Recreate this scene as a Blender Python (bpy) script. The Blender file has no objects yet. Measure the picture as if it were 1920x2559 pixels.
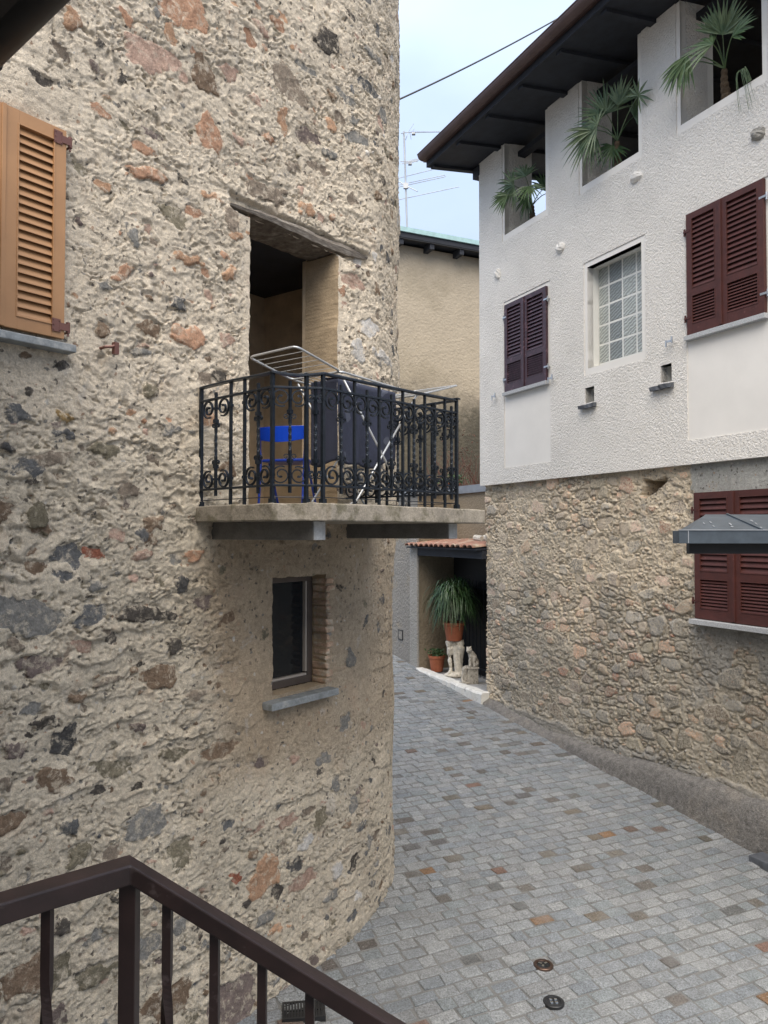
import bpy, bmesh, math, random
import numpy as np
from mathutils import Vector
R = math.radians
sc = bpy.context.scene
COL = sc.collection
rng = random.Random(11)
PI = math.pi

# ------------------------------------------------------------------ camera
ZC = 3.4
cam = bpy.data.cameras.new('camera')
cam.sensor_fit = 'VERTICAL'; cam.sensor_height = 36.0; cam.lens = 36.0 * 1920 / 2559
cam.clip_start = 0.05; cam.clip_end = 3000
co = bpy.data.objects.new('camera', cam); COL.objects.link(co)
co.location = (0, 0, ZC); co.rotation_euler = (R(90 + 1.566), 0, 0)
sc.camera = co

# ------------------------------------------------------------------ sky and sun
SUN_EL, SUN_AZ = 58.0, 182.0            # azimuth clockwise from +Y (the sun stands behind the viewer, behind thin cloud)
w = bpy.data.worlds.new('World'); sc.world = w; w.use_nodes = True
nt = w.node_tree; nt.nodes.clear()
out = nt.nodes.new('ShaderNodeOutputWorld'); bg = nt.nodes.new('ShaderNodeBackground')
sky = nt.nodes.new('ShaderNodeTexSky'); sky.sky_type = 'NISHITA'; sky.sun_disc = False
sky.sun_elevation = R(SUN_EL); sky.sun_rotation = R(SUN_AZ)
sky.air_density = 1.0; sky.dust_density = 3.0; sky.ozone_density = 1.0
tc = nt.nodes.new('ShaderNodeTexCoord'); mp = nt.nodes.new('ShaderNodeMapping'); mp.inputs['Scale'].default_value = (1, 1, 2.2)
nz = nt.nodes.new('ShaderNodeTexNoise'); nz.inputs['Scale'].default_value = 2.2; nz.inputs['Detail'].default_value = 5; nz.inputs['Roughness'].default_value = .5
rp = nt.nodes.new('ShaderNodeMapRange'); rp.inputs[1].default_value = .35; rp.inputs[2].default_value = .7; rp.inputs[3].default_value = .55; rp.inputs[4].default_value = .82
mx = nt.nodes.new('ShaderNodeMix'); mx.data_type = 'RGBA'
mx.inputs[7].default_value = (4.5, 5.35, 6.9, 1)
L = nt.links.new
L(tc.outputs['Generated'], mp.inputs['Vector']); L(mp.outputs['Vector'], nz.inputs['Vector']); L(nz.outputs['Fac'], rp.inputs[0])
L(rp.outputs[0], mx.inputs[0]); L(sky.outputs['Color'], mx.inputs[6]); sx = nt.nodes.new('ShaderNodeSeparateXYZ'); L(tc.outputs['Generated'], sx.inputs[0])
ov = nt.nodes.new('ShaderNodeMapRange'); ov.inputs[1].default_value = 0; ov.inputs[2].default_value = 1; ov.inputs[3].default_value = .55; ov.inputs[4].default_value = 1.9   # an overcast sky is brighter overhead
L(sx.outputs['Z'], ov.inputs[0]); vm = nt.nodes.new('ShaderNodeVectorMath'); vm.operation = 'SCALE'
L(mx.outputs[2], vm.inputs[0]); L(ov.outputs[0], vm.inputs['Scale']); L(vm.outputs[0], bg.inputs['Color'])
bg.inputs['Strength'].default_value = 0.075
L(bg.outputs[0], out.inputs['Surface'])
sd = bpy.data.lights.new('sun', 'SUN'); sd.energy = 2.0; sd.angle = R(70); sd.color = (1.0, .88, .70)
so = bpy.data.objects.new('sun', sd); COL.objects.link(so)
sv = Vector((math.sin(R(SUN_AZ)) * math.cos(R(SUN_EL)), math.cos(R(SUN_AZ)) * math.cos(R(SUN_EL)), math.sin(R(SUN_EL))))
so.rotation_euler = (-sv).to_track_quat('-Z', 'Y').to_euler(); so.location = sv * 60
vs = sc.view_settings; vs.view_transform = 'Standard'; vs.look = 'None'; vs.exposure = 1.32; vs.gamma = 1.0
sc.cycles.max_bounces = 8; sc.cycles.diffuse_bounces = 4

# ------------------------------------------------------------------ frames of the place
AN = R(24.9)
n = np.array([math.cos(AN), math.sin(AN), 0.0]); d = np.array([-n[1], n[0], 0.0]); DW = 7.0
AE = R(37.0)
e = np.array([math.sin(AE), math.cos(AE), 0.0]); m = np.array([math.cos(AE), -math.sin(AE), 0.0]); WT = -4.07
Q0, RT = 4.82, 2.2
ZUP = np.array([0, 0, 1.0])
def H(s, h, z):                         # white house facade: s along the street, h out of the wall, z up
    return n * (DW - h) + d * s + ZUP * z
def T(q, h, z):                         # tower wall: q along the wall, h out of it, z up
    if q <= Q0: return e * q + m * (WT + h) + ZUP * z
    ph = (q - Q0) / RT
    c = m * (WT - RT) + e * Q0
    return c + (m * math.cos(ph) + e * math.sin(ph)) * (RT + h) + ZUP * z
def TF(q, h, z):                        # same frame without the rounded end
    return e * q + m * (WT + h) + ZUP * z
def XYZ(x, y, z): return np.array([x, y, z], float)
def gz(x, y):
    s = min(max(x * d[0] + y * d[1], -6), 40)
    return 0.06 + .088 * (s - 5.57)

# ------------------------------------------------------------------ mesh building
class MB:
    def __init__(s): s.v = []; s.f = []; s.c = None
    def add(s, vs, fs):
        o = len(s.v); s.v += [tuple(map(float, p)) for p in vs]; s.f += [tuple(i + o for i in f) for f in fs]
        return s
    def box(s, F, a0, a1, b0, b1, c0, c1):
        P = [F(a, b, c) for c in (c0, c1) for b in (b0, b1) for a in (a0, a1)]
        return s.add(P, [(0, 1, 3, 2), (4, 6, 7, 5), (0, 4, 5, 1), (2, 3, 7, 6), (0, 2, 6, 4), (1, 5, 7, 3)])
    def hexa(s, P): return s.add(P, [(0, 1, 3, 2), (4, 6, 7, 5), (0, 4, 5, 1), (2, 3, 7, 6), (0, 2, 6, 4), (1, 5, 7, 3)])
    def prism(s, bottom, top):
        k = len(bottom)
        return s.add(list(bottom) + list(top), [tuple(range(k)), tuple(range(k, 2 * k))] + [(i, (i + 1) % k, k + (i + 1) % k, k + i) for i in range(k)])
    def sweep(s, pts, sec, up=(0, 0, 1), twist=None, scale=None, closed=False):
        pts = [np.array(p, float) for p in pts]; N = len(pts); k = len(sec); V = []
        up = np.array(up, float)
        for i, p in enumerate(pts):
            if closed: t = pts[(i + 1) % N] - pts[i - 1]
            else: t = pts[min(i + 1, N - 1)] - pts[max(i - 1, 0)]
            t = t / (np.linalg.norm(t) + 1e-12)
            a = np.cross(t, up); la = np.linalg.norm(a)
            if la < 1e-4: a = np.cross(t, np.array([.37, .9, .1])); la = np.linalg.norm(a)
            a /= la; b = np.cross(a, t)
            tw = twist[i] if twist is not None else 0.0; g = scale[i] if scale is not None else 1.0
            ct, st = math.cos(tw), math.sin(tw)
            for (x, y) in sec:
                V.append(p + a * (x * ct - y * st) * g + b * (x * st + y * ct) * g)
        F = [(i * k + j, i * k + (j + 1) % k, (i + 1) * k + (j + 1) % k, (i + 1) * k + j) for i in range(N - 1) for j in range(k)]
        if closed: F += [((N - 1) * k + j, (N - 1) * k + (j + 1) % k, (j + 1) % k, j) for j in range(k)]
        else: F += [tuple(range(k)), tuple((N - 1) * k + j for j in range(k))]
        return s.add(V, F)
    def tube(s, pts, r, k=6, up=(0, 0, 1), closed=False):
        sec = [(math.cos(2 * PI * j / k), math.sin(2 * PI * j / k)) for j in range(k)]
        rr = [r] * len(pts) if not hasattr(r, '__len__') else r
        return s.sweep(pts, sec, up, scale=rr, closed=closed)
    def lathe(s, c, prof, k=24, ax=None):
        V = []; c = np.array(c, float)
        for (r, z) in prof:
            for j in range(k):
                a = 2 * PI * j / k; V.append(c + np.array([r * math.cos(a), r * math.sin(a), z]))
        N = len(prof)
        F = [(i * k + j, i * k + (j + 1) % k, (i + 1) * k + (j + 1) % k, (i + 1) * k + j) for i in range(N - 1) for j in range(k)]
        F += [tuple(range(k)), tuple((N - 1) * k + j for j in range(k))]
        return s.add(V, F)
    def ball(s, c, rx, ry, rz, k=14, l=9, jit=0.0, ax=None):
        c = np.array(c, float); V = []; ax = ax or (np.array([1, 0, 0.]), np.array([0, 1., 0]), ZUP)
        for i in range(l + 1):
            th = PI * i / l
            for j in range(k):
                a = 2 * PI * j / k; g = 1 + rng.uniform(-jit, jit)
                V.append(c + ax[0] * (rx * g * math.sin(th) * math.cos(a)) + ax[1] * (ry * g * math.sin(th) * math.sin(a)) + ax[2] * (rz * g * math.cos(th)))
        F = [(i * k + j, i * k + (j + 1) % k, (i + 1) * k + (j + 1) % k, (i + 1) * k + j) for i in range(l) for j in range(k)]
        return s.add(V, F)

ROOT = {}
def tagit(o, label=None, cat=None, group=None, kind=None):
    if label: o['label'] = label
    if cat: o['category'] = cat
    if group: o['group'] = group
    if kind: o['kind'] = kind
    return o
def thing(name, label, cat, loc, group=None):
    o = bpy.data.objects.new(name, None); COL.objects.link(o); o.location = tuple(map(float, loc)); o.empty_display_size = .2
    ROOT[o] = np.array(loc, float); return tagit(o, label, cat, group)
def obj(name, mb, mat, parent=None, smooth=False, bevel=0.0, fix=True, origin=None, sub=0):
    org = ROOT[parent] if parent is not None else (np.array(origin, float) if origin is not None else np.zeros(3))
    me = bpy.data.meshes.new(name)
    V = np.array(mb.v, float).reshape(-1, 3) - org
    me.from_pydata(V.tolist(), [], mb.f); me.update()
    if fix:
        bm = bmesh.new(); bm.from_mesh(me); bmesh.ops.recalc_face_normals(bm, faces=bm.faces); bm.to_mesh(me); bm.free()
    if mb.c is not None:
        at = me.attributes.new('scol', 'FLOAT_COLOR', 'POINT')
        a = np.ones((len(mb.v), 4), np.float32); a[:, :3] = np.array(mb.c, np.float32); at.data.foreach_set('color', a.ravel())
    if smooth: me.polygons.foreach_set('use_smooth', [True] * len(me.polygons))
    me.materials.append(mat)
    o = bpy.data.objects.new(name, me); COL.objects.link(o)
    if parent is not None: o.parent = parent; ROOT[o] = ROOT[parent]
    else: o.location = tuple(org); ROOT[o] = org
    if bevel:
        b = o.modifiers.new('bevel', 'BEVEL'); b.width = bevel; b.segments = 2; b.limit_method = 'ANGLE'; b.angle_limit = R(40)
    if sub:
        b = o.modifiers.new('sub', 'SUBSURF'); b.levels = sub; b.render_levels = sub
    return o

# ------------------------------------------------------------------ node helpers
def newmat(name):
    mt = bpy.data.materials.new(name); mt.use_nodes = True; t = mt.node_tree
    return mt, t, t.nodes['Principled BSDF']
def put(t, sock, v):
    if isinstance(v, bpy.types.NodeSocket): t.links.new(v, sock)
    elif isinstance(v, (tuple, list)) and len(v) == 3 and sock.type == 'RGBA': sock.default_value = (*v, 1)
    else: sock.default_value = v
def coords(t, scale=(1, 1, 1), rot=(0, 0, 0), gen='Object'):
    c = t.nodes.new('ShaderNodeTexCoord'); mpn = t.nodes.new('ShaderNodeMapping')
    mpn.inputs['Scale'].default_value = scale; mpn.inputs['Rotation'].default_value = rot
    t.links.new(c.outputs[gen], mpn.inputs['Vector']); return mpn.outputs[0]
def noise(t, scale, detail=4, rough=.55, vec=None, dist=0.0, col=False):
    q = t.nodes.new('ShaderNodeTexNoise'); q.inputs['Scale'].default_value = scale; q.inputs['Detail'].default_value = detail
    q.inputs['Roughness'].default_value = rough; q.inputs['Distortion'].default_value = dist
    t.links.new(vec if vec is not None else coords(t), q.inputs['Vector']); return q.outputs['Color' if col else 'Fac']
def voro(t, scale, vec=None, feature='F1', out='Distance', rand=1.0):
    q = t.nodes.new('ShaderNodeTexVoronoi'); q.feature = feature; q.inputs['Scale'].default_value = scale; q.inputs['Randomness'].default_value = rand
    t.links.new(vec if vec is not None else coords(t), q.inputs['Vector']); return q.outputs[out]
def rmap(t, v, a, b, c=0.0, dd=1.0, smooth=False):
    q = t.nodes.new('ShaderNodeMapRange')
    if smooth: q.interpolation_type = 'SMOOTHSTEP'
    put(t, q.inputs[0], v)
    for i, x in zip((1, 2, 3, 4), (a, b, c, dd)): q.inputs[i].default_value = x
    return q.outputs[0]
def mth(t, op, a, b=0.0, c=None):
    q = t.nodes.new('ShaderNodeMath'); q.operation = op; put(t, q.inputs[0], a); put(t, q.inputs[1], b)
    if c is not None: put(t, q.inputs[2], c)
    return q.outputs[0]
def mixc(t, f, a, b, mode='MIX'):
    q = t.nodes.new('ShaderNodeMix'); q.data_type = 'RGBA'; q.blend_type = mode
    put(t, q.inputs[0], f); put(t, q.inputs[6], a); put(t, q.inputs[7], b); return q.outputs[2]
def scalec(t, col, f):
    q = t.nodes.new('ShaderNodeVectorMath'); q.operation = 'SCALE'
    put(t, q.inputs[0], col)
    put(t, q.inputs['Scale'], f); return q.outputs[0]
def attr(t, name, out='Color'):
    q = t.nodes.new('ShaderNodeAttribute'); q.attribute_name = name; return q.outputs[out]
def bump(t, h, strength=.5, dist=.01, nrm=None):
    q = t.nodes.new('ShaderNodeBump'); q.inputs['Strength'].default_value = strength; q.inputs['Distance'].default_value = dist
    t.links.new(h, q.inputs['Height'])
    if nrm is not None: t.links.new(nrm, q.inputs['Normal'])
    return q.outputs[0]
def simple(name, col, rough=.6, metal=0.0, var=.15, vs=6.0, bmp=0.0, bs=80.0, bd=.004, stretch=(1, 1, 1), col2=None, c2s=3.0, c2lo=.5, c2hi=.65, spec=None, fine=0.0):
    mt, t, b = newmat(name)
    v = coords(t, stretch)
    f = rmap(t, noise(t, vs, 5, .6, v), .3, .7, 1 - var, 1 + var)
    base = col
    if col2 is not None:
        base = mixc(t, rmap(t, noise(t, c2s, 6, .65, v), c2lo, c2hi, 0, 1, True), col, col2)
    else:
        q = t.nodes.new('ShaderNodeRGB'); q.outputs[0].default_value = (*col, 1); base = q.outputs[0]
    c = scalec(t, base, f)
    if fine: c = scalec(t, c, rmap(t, noise(t, 90, 3, .7, v), .3, .7, 1 - fine, 1 + fine))
    t.links.new(c, b.inputs['Base Color'])
    b.inputs['Roughness'].default_value = rough; b.inputs['Metallic'].default_value = metal
    if spec is not None: b.inputs['Specular IOR Level'].default_value = spec
    if bmp:
        t.links.new(bump(t, noise(t, bs, 4, .6, v), bmp, bd), b.inputs['Normal'])
    return mt

# ------------------------------------------------------------------ fast 2-D noise for the rough walls
def vnoise(x, y, seed):
    r = np.random.RandomState(seed); N = 256
    lat = r.rand(N, N).astype(np.float32)
    xi = np.floor(x).astype(np.int64); yi = np.floor(y).astype(np.int64)
    fx = x - xi; fy = y - yi
    fx = fx * fx * fx * (fx * (fx * 6 - 15) + 10); fy = fy * fy * fy * (fy * (fy * 6 - 15) + 10)
    a = lat[xi % N, yi % N]; b = lat[(xi + 1) % N, yi % N]; c = lat[xi % N, (yi + 1) % N]; dd = lat[(xi + 1) % N, (yi + 1) % N]
    return (a * (1 - fx) + b * fx) * (1 - fy) + (c * (1 - fx) + dd * fx) * fy
def fbm(x, y, seed, octv=4, gain=.5):
    s = 0; a = 1.0; tot = 0
    for k in range(octv):
        s = s + a * vnoise(x * 2 ** k + 17.3 * k, y * 2 ** k + 9.1 * k, seed + k); tot += a; a *= gain
    return s / tot
def sstep(x, a, b):
    u = np.clip((x - a) / (b - a), 0, 1); return u * u * (3 - 2 * u)
# ------------------------------------------------------------------ materials
def wall_material(name, jitter=.012, fine=60.0, chips=.16, filmk=.72):
    mt, t, b = newmat(name)
    v = coords(t)
    sdv = attr(t, 'sd', 'Fac')
    nj = mth(t, 'SUBTRACT', noise(t, 46, 6, .72, v, .3), .5)
    f = mth(t, 'MULTIPLY_ADD', nj, jitter * 3.4, sdv)
    mask = rmap(t, f, -.004, .003, 1, 0, True)
    big = rmap(t, noise(t, 2.3, 6, .65, v), .3, .72, .82, 1.13)
    med = rmap(t, noise(t, 30, 6, .75, v, .4), .28, .72, .70, 1.25)
    mort = scalec(t, scalec(t, attr(t, 'mort'), big), med)
    grit = rmap(t, noise(t, 170, 2, .8, v), .3, .7, .76, 1.22)
    mort = scalec(t, mort, grit)
    lime = rmap(t, noise(t, 5.2, 6, .7, v, .6), .58, .70, 0, .45, True)
    mort = mixc(t, lime, mort, (.56, .53, .49))
    tan = rmap(t, noise(t, 3.1, 5, .7, v, .4), .56, .68, 0, .40, True)
    mort = mixc(t, tan, mort, (.50, .385, .285))
    # coarse aggregate showing in the mortar: little stones of mixed colour
    wv = t.nodes.new('ShaderNodeVectorMath'); wv.operation = 'ADD'
    t.links.new(v, wv.inputs[0]); t.links.new(scalec(t, noise(t, 30, 3, .6, v, col=True), .05), wv.inputs[1])
    vo = t.nodes.new('ShaderNodeTexVoronoi'); vo.inputs['Scale'].default_value = 30; t.links.new(wv.outputs[0], vo.inputs['Vector'])
    sp = t.nodes.new('ShaderNodeSeparateColor'); t.links.new(vo.outputs['Color'], sp.inputs[0])
    ck = mth(t, 'MULTIPLY', rmap(t, sp.outputs[0], 1 - chips, 1 - chips + .01), rmap(t, vo.outputs['Distance'], .30, .42, .85, 0, True))
    rr = t.nodes.new('ShaderNodeValToRGB'); rr.color_ramp.interpolation = 'CONSTANT'
    for i, (ps, c_) in enumerate(((0, (.11, .10, .09)), (.35, (.24, .20, .155)), (.6, (.19, .19, .18)), (.8, (.40, .27, .19)), (.92, (.60, .57, .52)))):
        el = rr.color_ramp.elements[i] if i < 2 else rr.color_ramp.elements.new(ps)
        el.position = ps; el.color = (*c_, 1)
    t.links.new(sp.outputs[1], rr.inputs[0])
    mort = mixc(t, ck, mort, scalec(t, rr.outputs[0], grit))
    sv = rmap(t, noise(t, 24, 6, .75, v, .8), .25, .75, .55, 1.45)
    st = scalec(t, scalec(t, attr(t, 'scol'), sv), grit)
    film = rmap(t, noise(t, 15, 6, .75, v, .4), .49, .64, 0, filmk, True)     # mortar smeared over the stones
    st = mixc(t, film, st, mort)
    t.links.new(mixc(t, mask, mort, st), b.inputs['Base Color'])
    b.inputs['Roughness'].default_value = .95; b.inputs['Specular IOR Level'].default_value = .08
    n1 = bump(t, noise(t, fine, 6, .75, v, .3), .9, .020)
    t.links.new(bump(t, noise(t, fine * 3, 3, .7, v), .6, .006, n1), b.inputs['Normal'])
    return mt
M = {}
M['tower'] = wall_material('tower_stone', .011, 75)
M['rubble'] = wall_material('rubble_stone', .007, 60, .22, .40)
M['tan_plaster'] = simple('tan_plaster', (.40, .31, .205), .95, var=.22, vs=5, bmp=.7, bs=45, bd=.008, fine=.15)
M['dark_room'] = simple('room_plaster', (.50, .40, .28), .95, var=.2, bmp=.3, bs=30)
M['dark_wood'] = simple('dark_wood', (.016, .019, .027), .75, var=.35, vs=5, stretch=(1, 1, 6), bmp=.3, bs=40)
M['old_beam'] = simple('old_beam', (.135, .115, .095), .9, var=.5, vs=9, stretch=(2, 2, 16), bmp=.7, bs=26, bd=.006, col2=(.21, .19, .165), c2s=5, c2lo=.45, c2hi=.62)
M['iron'] = simple('wrought_iron', (.022, .029, .040), .42, 0.6, var=.3, vs=30, bmp=.25, bs=140, bd=.001)
M['rail_paint'] = simple('brown_rail_paint', (.024, .0125, .011), .5, 0.0, var=.3, vs=14, bmp=.18, bs=120, bd=.0015, col2=(.060, .043, .041), c2s=26, c2lo=.60, c2hi=.72)
M['ochre'] = simple('ochre_shutter', (.37, .20, .092), .55, var=.08, vs=7)
M['oxblood'] = simple('oxblood_shutter', (.064, .0165, .0125), .62, var=.2, vs=9, col2=(.13, .055, .05), c2s=22, c2lo=.63, c2hi=.75)
M['violet_shutter'] = simple('weathered_oxblood_shutter', (.048, .022, .030), .42, var=.25, vs=9, col2=(.13, .07, .085), c2s=12, c2lo=.55, c2hi=.7)
M['hinge'] = simple('hinge_paint', (.15, .065, .05), .45, .2, var=.15)
M['steel'] = simple('galvanised', (.50, .52, .54), .35, .8, var=.15, vs=20)
M['alu'] = simple('rack_tube', (.46, .48, .50), .35, .5, var=.1)
M['granite_sill'] = simple('granite_sill', (.40, .41, .42), .7, var=.25, vs=220, fine=.3)
M['blue_sill'] = simple('slate_sill', (.225, .245, .255), .7, var=.3, vs=14, stretch=(1, 1, 1), bmp=.4, bs=60, fine=.15, col2=(.31, .32, .32), c2s=9)
M['slate'] = simple('slate', (.085, .092, .105), .7, var=.3, vs=12, bmp=.5, bs=40)
M['concrete'] = simple('balcony_concrete', (.28, .25, .205), .93, var=.3, vs=6, bmp=.7, bs=50, bd=.006, col2=(.15, .135, .095), c2s=7, c2lo=.47, c2hi=.63, fine=.25)
M['beam_lit_tone'] = simple('lit_end_plate', (.44, .45, .45), .9, var=.2, vs=14, fine=.15)  # lighter tone for the beam ends, their light put into the colour
M['shaded_beam_concrete'] = simple('shaded_beam_concrete', (.17, .165, .155), .9, var=.25, vs=8, bmp=.4, bs=60, fine=.15)  # darker concrete, the shade under the slab put into the colour
M['cement'] = simple('cement_footing', (.165, .155, .143), .95, var=.32, vs=16.0, bmp=1.0, bs=30, bd=.02, fine=.5, col2=(.21, .19, .165), c2s=1.4, c2lo=.52, c2hi=.68)
M['smooth'] = simple('smooth_render', (.74, .72, .68), .9, var=.04, vs=2.2, bmp=.12, bs=40, bd=.002)
M['white_in'] = simple('white_reveal', (.76, .75, .70), .9, var=.05, vs=3)
M['joint'] = simple('white_joint', (.72, .72, .69), .7, var=.06)
M['terracotta'] = simple('terracotta', (.34, .105, .048), .75, var=.18, vs=7, fine=.08)
M['tile'] = simple('roof_tile', (.33, .175, .125), .9, var=.35, vs=6, bmp=.4, bs=50, col2=(.42, .34, .25), c2s=5, c2lo=.5, c2hi=.68)
M['gutter_brown'] = simple('brown_gutter', (.085, .052, .047), .5, .2, var=.2, vs=4)
M['canopy_steel'] = simple('canopy_steel', (.065, .082, .10), .42, .3, var=.2, vs=10)
M['black'] = simple('black_paint', (.012, .012, .013), .6, var=.2)
M['copper'] = simple('copper_patina', (.33, .50, .51), .7, .0, var=.15, vs=8)
M['zinc'] = simple('zinc_flashing', (.30, .32, .345), .5, .4, var=.15)
M['bark'] = simple('palm_trunk', (.11, .078, .05), .95, var=.4, vs=22, bmp=.9, bs=40, bd=.02)
M['twig'] = simple('dry_twig', (.13, .055, .04), .9, var=.4, vs=20)
M['soil'] = simple('soil', (.05, .036, .025), .95, var=.3, vs=30)
M['blue_plastic'] = simple('blue_plastic', (.006, .055, .50), .3, var=.1)
M['blue_dark'] = simple('blue_tube', (.012, .04, .28), .35, var=.1)
M['wire'] = simple('cable', (.03, .032, .034), .6, var=.1)
M['antenna'] = simple('antenna_alloy', (.42, .44, .46), .45, .4, var=.1)
M['whitewash'] = simple('whitewash', (.66, .65, .61), .9, var=.15, vs=8, bmp=.8, bs=26, bd=.012, col2=(.30, .28, .25), c2s=9, c2lo=.58, c2hi=.7)
M['statue'] = simple('cast_stone', (.66, .61, .52), .9, var=.25, vs=12, bmp=.5, bs=60, bd=.004, col2=(.27, .24, .185), c2s=8, c2lo=.52, c2hi=.68)
M['statue_grey'] = simple('cast_stone_grey', (.40, .37, .32), .9, var=.3, vs=16, bmp=.6, bs=50, bd=.006, col2=(.16, .145, .12), c2s=14, c2lo=.5, c2hi=.66)
M['drain'] = simple('cast_iron', (.035, .036, .038), .45, .5, var=.2)
M['bronze'] = simple('bronze_ring', (.10, .065, .05), .35, .7, var=.2)
M['chrome'] = simple('chrome', (.75, .78, .80), .12, 1.0, var=.05)
M['patina_roof'] = simple('roof_covering', (.16, .13, .12), .9, var=.3)
M['brick'] = simple('old_brick', (.43, .30, .215), .95, var=.4, vs=9, bmp=.9, bs=40, bd=.008, col2=(.40, .345, .27), c2s=10, c2lo=.45, c2hi=.6, fine=.2)
M['frame_dark'] = simple('window_frame', (.085, .068, .058), .5, var=.2)
M['frame_light'] = simple('window_sash', (.40, .36, .315), .5, var=.1)
M['ground'] = simple('ground_grit', (.17, .165, .155), .95, var=.3, vs=2, bmp=.5, bs=30)
M['grout'] = simple('joint_mortar', (.15, .15, .145), .95, var=.25, vs=5, bmp=.6, bs=90, fine=.25)
M['stair'] = simple('stair_stone', (.33, .33, .33), .9, var=.25, vs=40, bmp=.4, bs=60)

def glass(name, col, rough=.08):
    mt, t, b = newmat(name)
    b.inputs['Base Color'].default_value = (*col, 1); b.inputs['Roughness'].default_value = rough; b.inputs['IOR'].default_value = 1.5
    b.inputs['Specular IOR Level'].default_value = .5
    return mt, t, b
M['pane'] = glass('dark_pane', (.010, .013, .016), .06)[0]
def glass_block(name, col, rot):
    mt, t, b = newmat(name)
    v = coords(t, (1, 1, 1), (0, 0, 0))
    q = t.nodes.new('ShaderNodeTexWave'); q.wave_type = 'BANDS'; q.bands_direction = 'DIAGONAL'; q.inputs['Scale'].default_value = 13
    q.inputs['Distortion'].default_value = 3.5; q.inputs['Detail'].default_value = 1.5; q.inputs['Detail Scale'].default_value = 1.6
    t.links.new(v, q.inputs['Vector'])
    t.links.new(scalec(t, mixc(t, rmap(t, q.outputs['Fac'], .1, .9), tuple(c * .80 for c in col), tuple(min(1, c * 1.25) for c in col)), 1.0), b.inputs['Base Color'])
    b.inputs['Roughness'].default_value = .12
    t.links.new(bump(t, q.outputs['Fac'], .45, .012), b.inputs['Normal'])
    return mt
M['gb_pale'] = glass_block('pale_glass_block', (.36, .385, .37), 0)
M['gb_dark'] = glass_block('dark_glass_block', (.20, .225, .23), 1)

def roughcast(name, col, sc1=30.0, dist=.022, stain=None, strn=.9):
    mt, t, b = newmat(name)
    v = coords(t); wv = t.nodes.new('ShaderNodeVectorMath'); wv.operation = 'ADD'
    nv = noise(t, 14, 3, .6, v, col=True)
    sc_ = scalec(t, nv, .05); t.links.new(v, wv.inputs[0]); t.links.new(sc_, wv.inputs[1])
    a = voro(t, sc1, wv.outputs[0], 'SMOOTH_F1'); c2 = noise(t, sc1 * 1.3, 4, .65, v, .8)
    hgt = mth(t, 'MULTIPLY_ADD', a, -.75, c2)
    col_ = scalec(t, tuple(col), rmap(t, noise(t, 1.6, 6, .6, v), .3, .7, .93, 1.06))
    col_ = scalec(t, col_, rmap(t, noise(t, 60, 3, .6, v), .3, .7, .95, 1.05))
    if stain is not None: col_ = stain(t, v, col_)
    t.links.new(col_, b.inputs['Base Color'])
    b.inputs['Roughness'].default_value = .93; b.inputs['Specular IOR Level'].default_value = .2
    t.links.new(bump(t, hgt, strn, dist), b.inputs['Normal'])
    return mt
M['white_rough'] = roughcast('white_roughcast', (.76, .735, .69), 42, .020)
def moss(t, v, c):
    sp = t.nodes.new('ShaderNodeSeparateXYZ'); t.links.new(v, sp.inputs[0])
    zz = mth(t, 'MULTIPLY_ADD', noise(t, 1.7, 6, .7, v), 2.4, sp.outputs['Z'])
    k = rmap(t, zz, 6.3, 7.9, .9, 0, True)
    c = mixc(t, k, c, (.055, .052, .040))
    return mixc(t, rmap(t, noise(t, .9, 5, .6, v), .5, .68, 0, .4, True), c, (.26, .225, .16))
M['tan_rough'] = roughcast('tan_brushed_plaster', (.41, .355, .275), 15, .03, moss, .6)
M['grey_rough'] = roughcast('grey_street_plaster', (.285, .27, .245), 20, .03, lambda t, v, c: mixc(t, rmap(t, noise(t, 1.3, 6, .7, v), .5, .66, 0, .75, True), c, (.36, .295, .20)))
M['pale_rough'] = roughcast('pale_pier_plaster', (.36, .345, .315), 24, .03)
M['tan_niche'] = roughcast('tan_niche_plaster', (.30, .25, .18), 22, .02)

def leafmat(name, a, b_, rough=.45):
    mt, t, b = newmat(name)
    c = mixc(t, rmap(t, noise(t, 9, 4, .6), .35, .65), a, b_)
    t.links.new(c, b.inputs['Base Color']); b.inputs['Roughness'].default_value = rough
    return mt
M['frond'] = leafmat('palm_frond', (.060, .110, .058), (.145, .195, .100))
M['frond_lit'] = leafmat('palm_frond_lit', (.085, .15, .06), (.14, .20, .09))  # lighter, yellower copy of the frond green, light put into the colour
M['frond_dark'] = leafmat('shaded_plant', (.018, .055, .018), (.055, .105, .035))  # darker leaf green with shade put into the colour
M['leaf'] = leafmat('pot_leaf', (.03, .075, .025), (.07, .13, .045))

# granite setts: colour per stone, speckled
mt, t, b = newmat('granite_setts'); v = coords(t)
sp1 = rmap(t, noise(t, 75, 4, .85, v), .33, .67, .40, 1.72); sp2 = rmap(t, noise(t, 7, 6, .75, v), .3, .7, .78, 1.2)
c = scalec(t, scalec(t, attr(t, 'scol'), sp1), sp2)
c = mixc(t, rmap(t, noise(t, 34, 3, .8, v), .60, .70, 0, .55, True), c, (.42, .44, .45))
c = mixc(t, rmap(t, noise(t, 31, 4, .8, v, .5), .60, .72, 0, .6, True), c, (.085, .088, .09))
c = mixc(t, rmap(t, noise(t, 1.3, 6, .75, v, .5), .50, .66, 0, .28, True), c, (.30, .315, .32))
c = mixc(t, rmap(t, noise(t, .8, 7, .75, v, .8), .54, .68, 0, .38, True), c, (.12, .118, .11))
t.links.new(c, b.inputs['Base Color']); b.inputs['Roughness'].default_value = .72; b.inputs['Specular IOR Level'].default_value = .35
t.links.new(bump(t, noise(t, 48, 6, .78, v), 1.0, .013), b.inputs['Normal']); M['setts'] = mt

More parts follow.
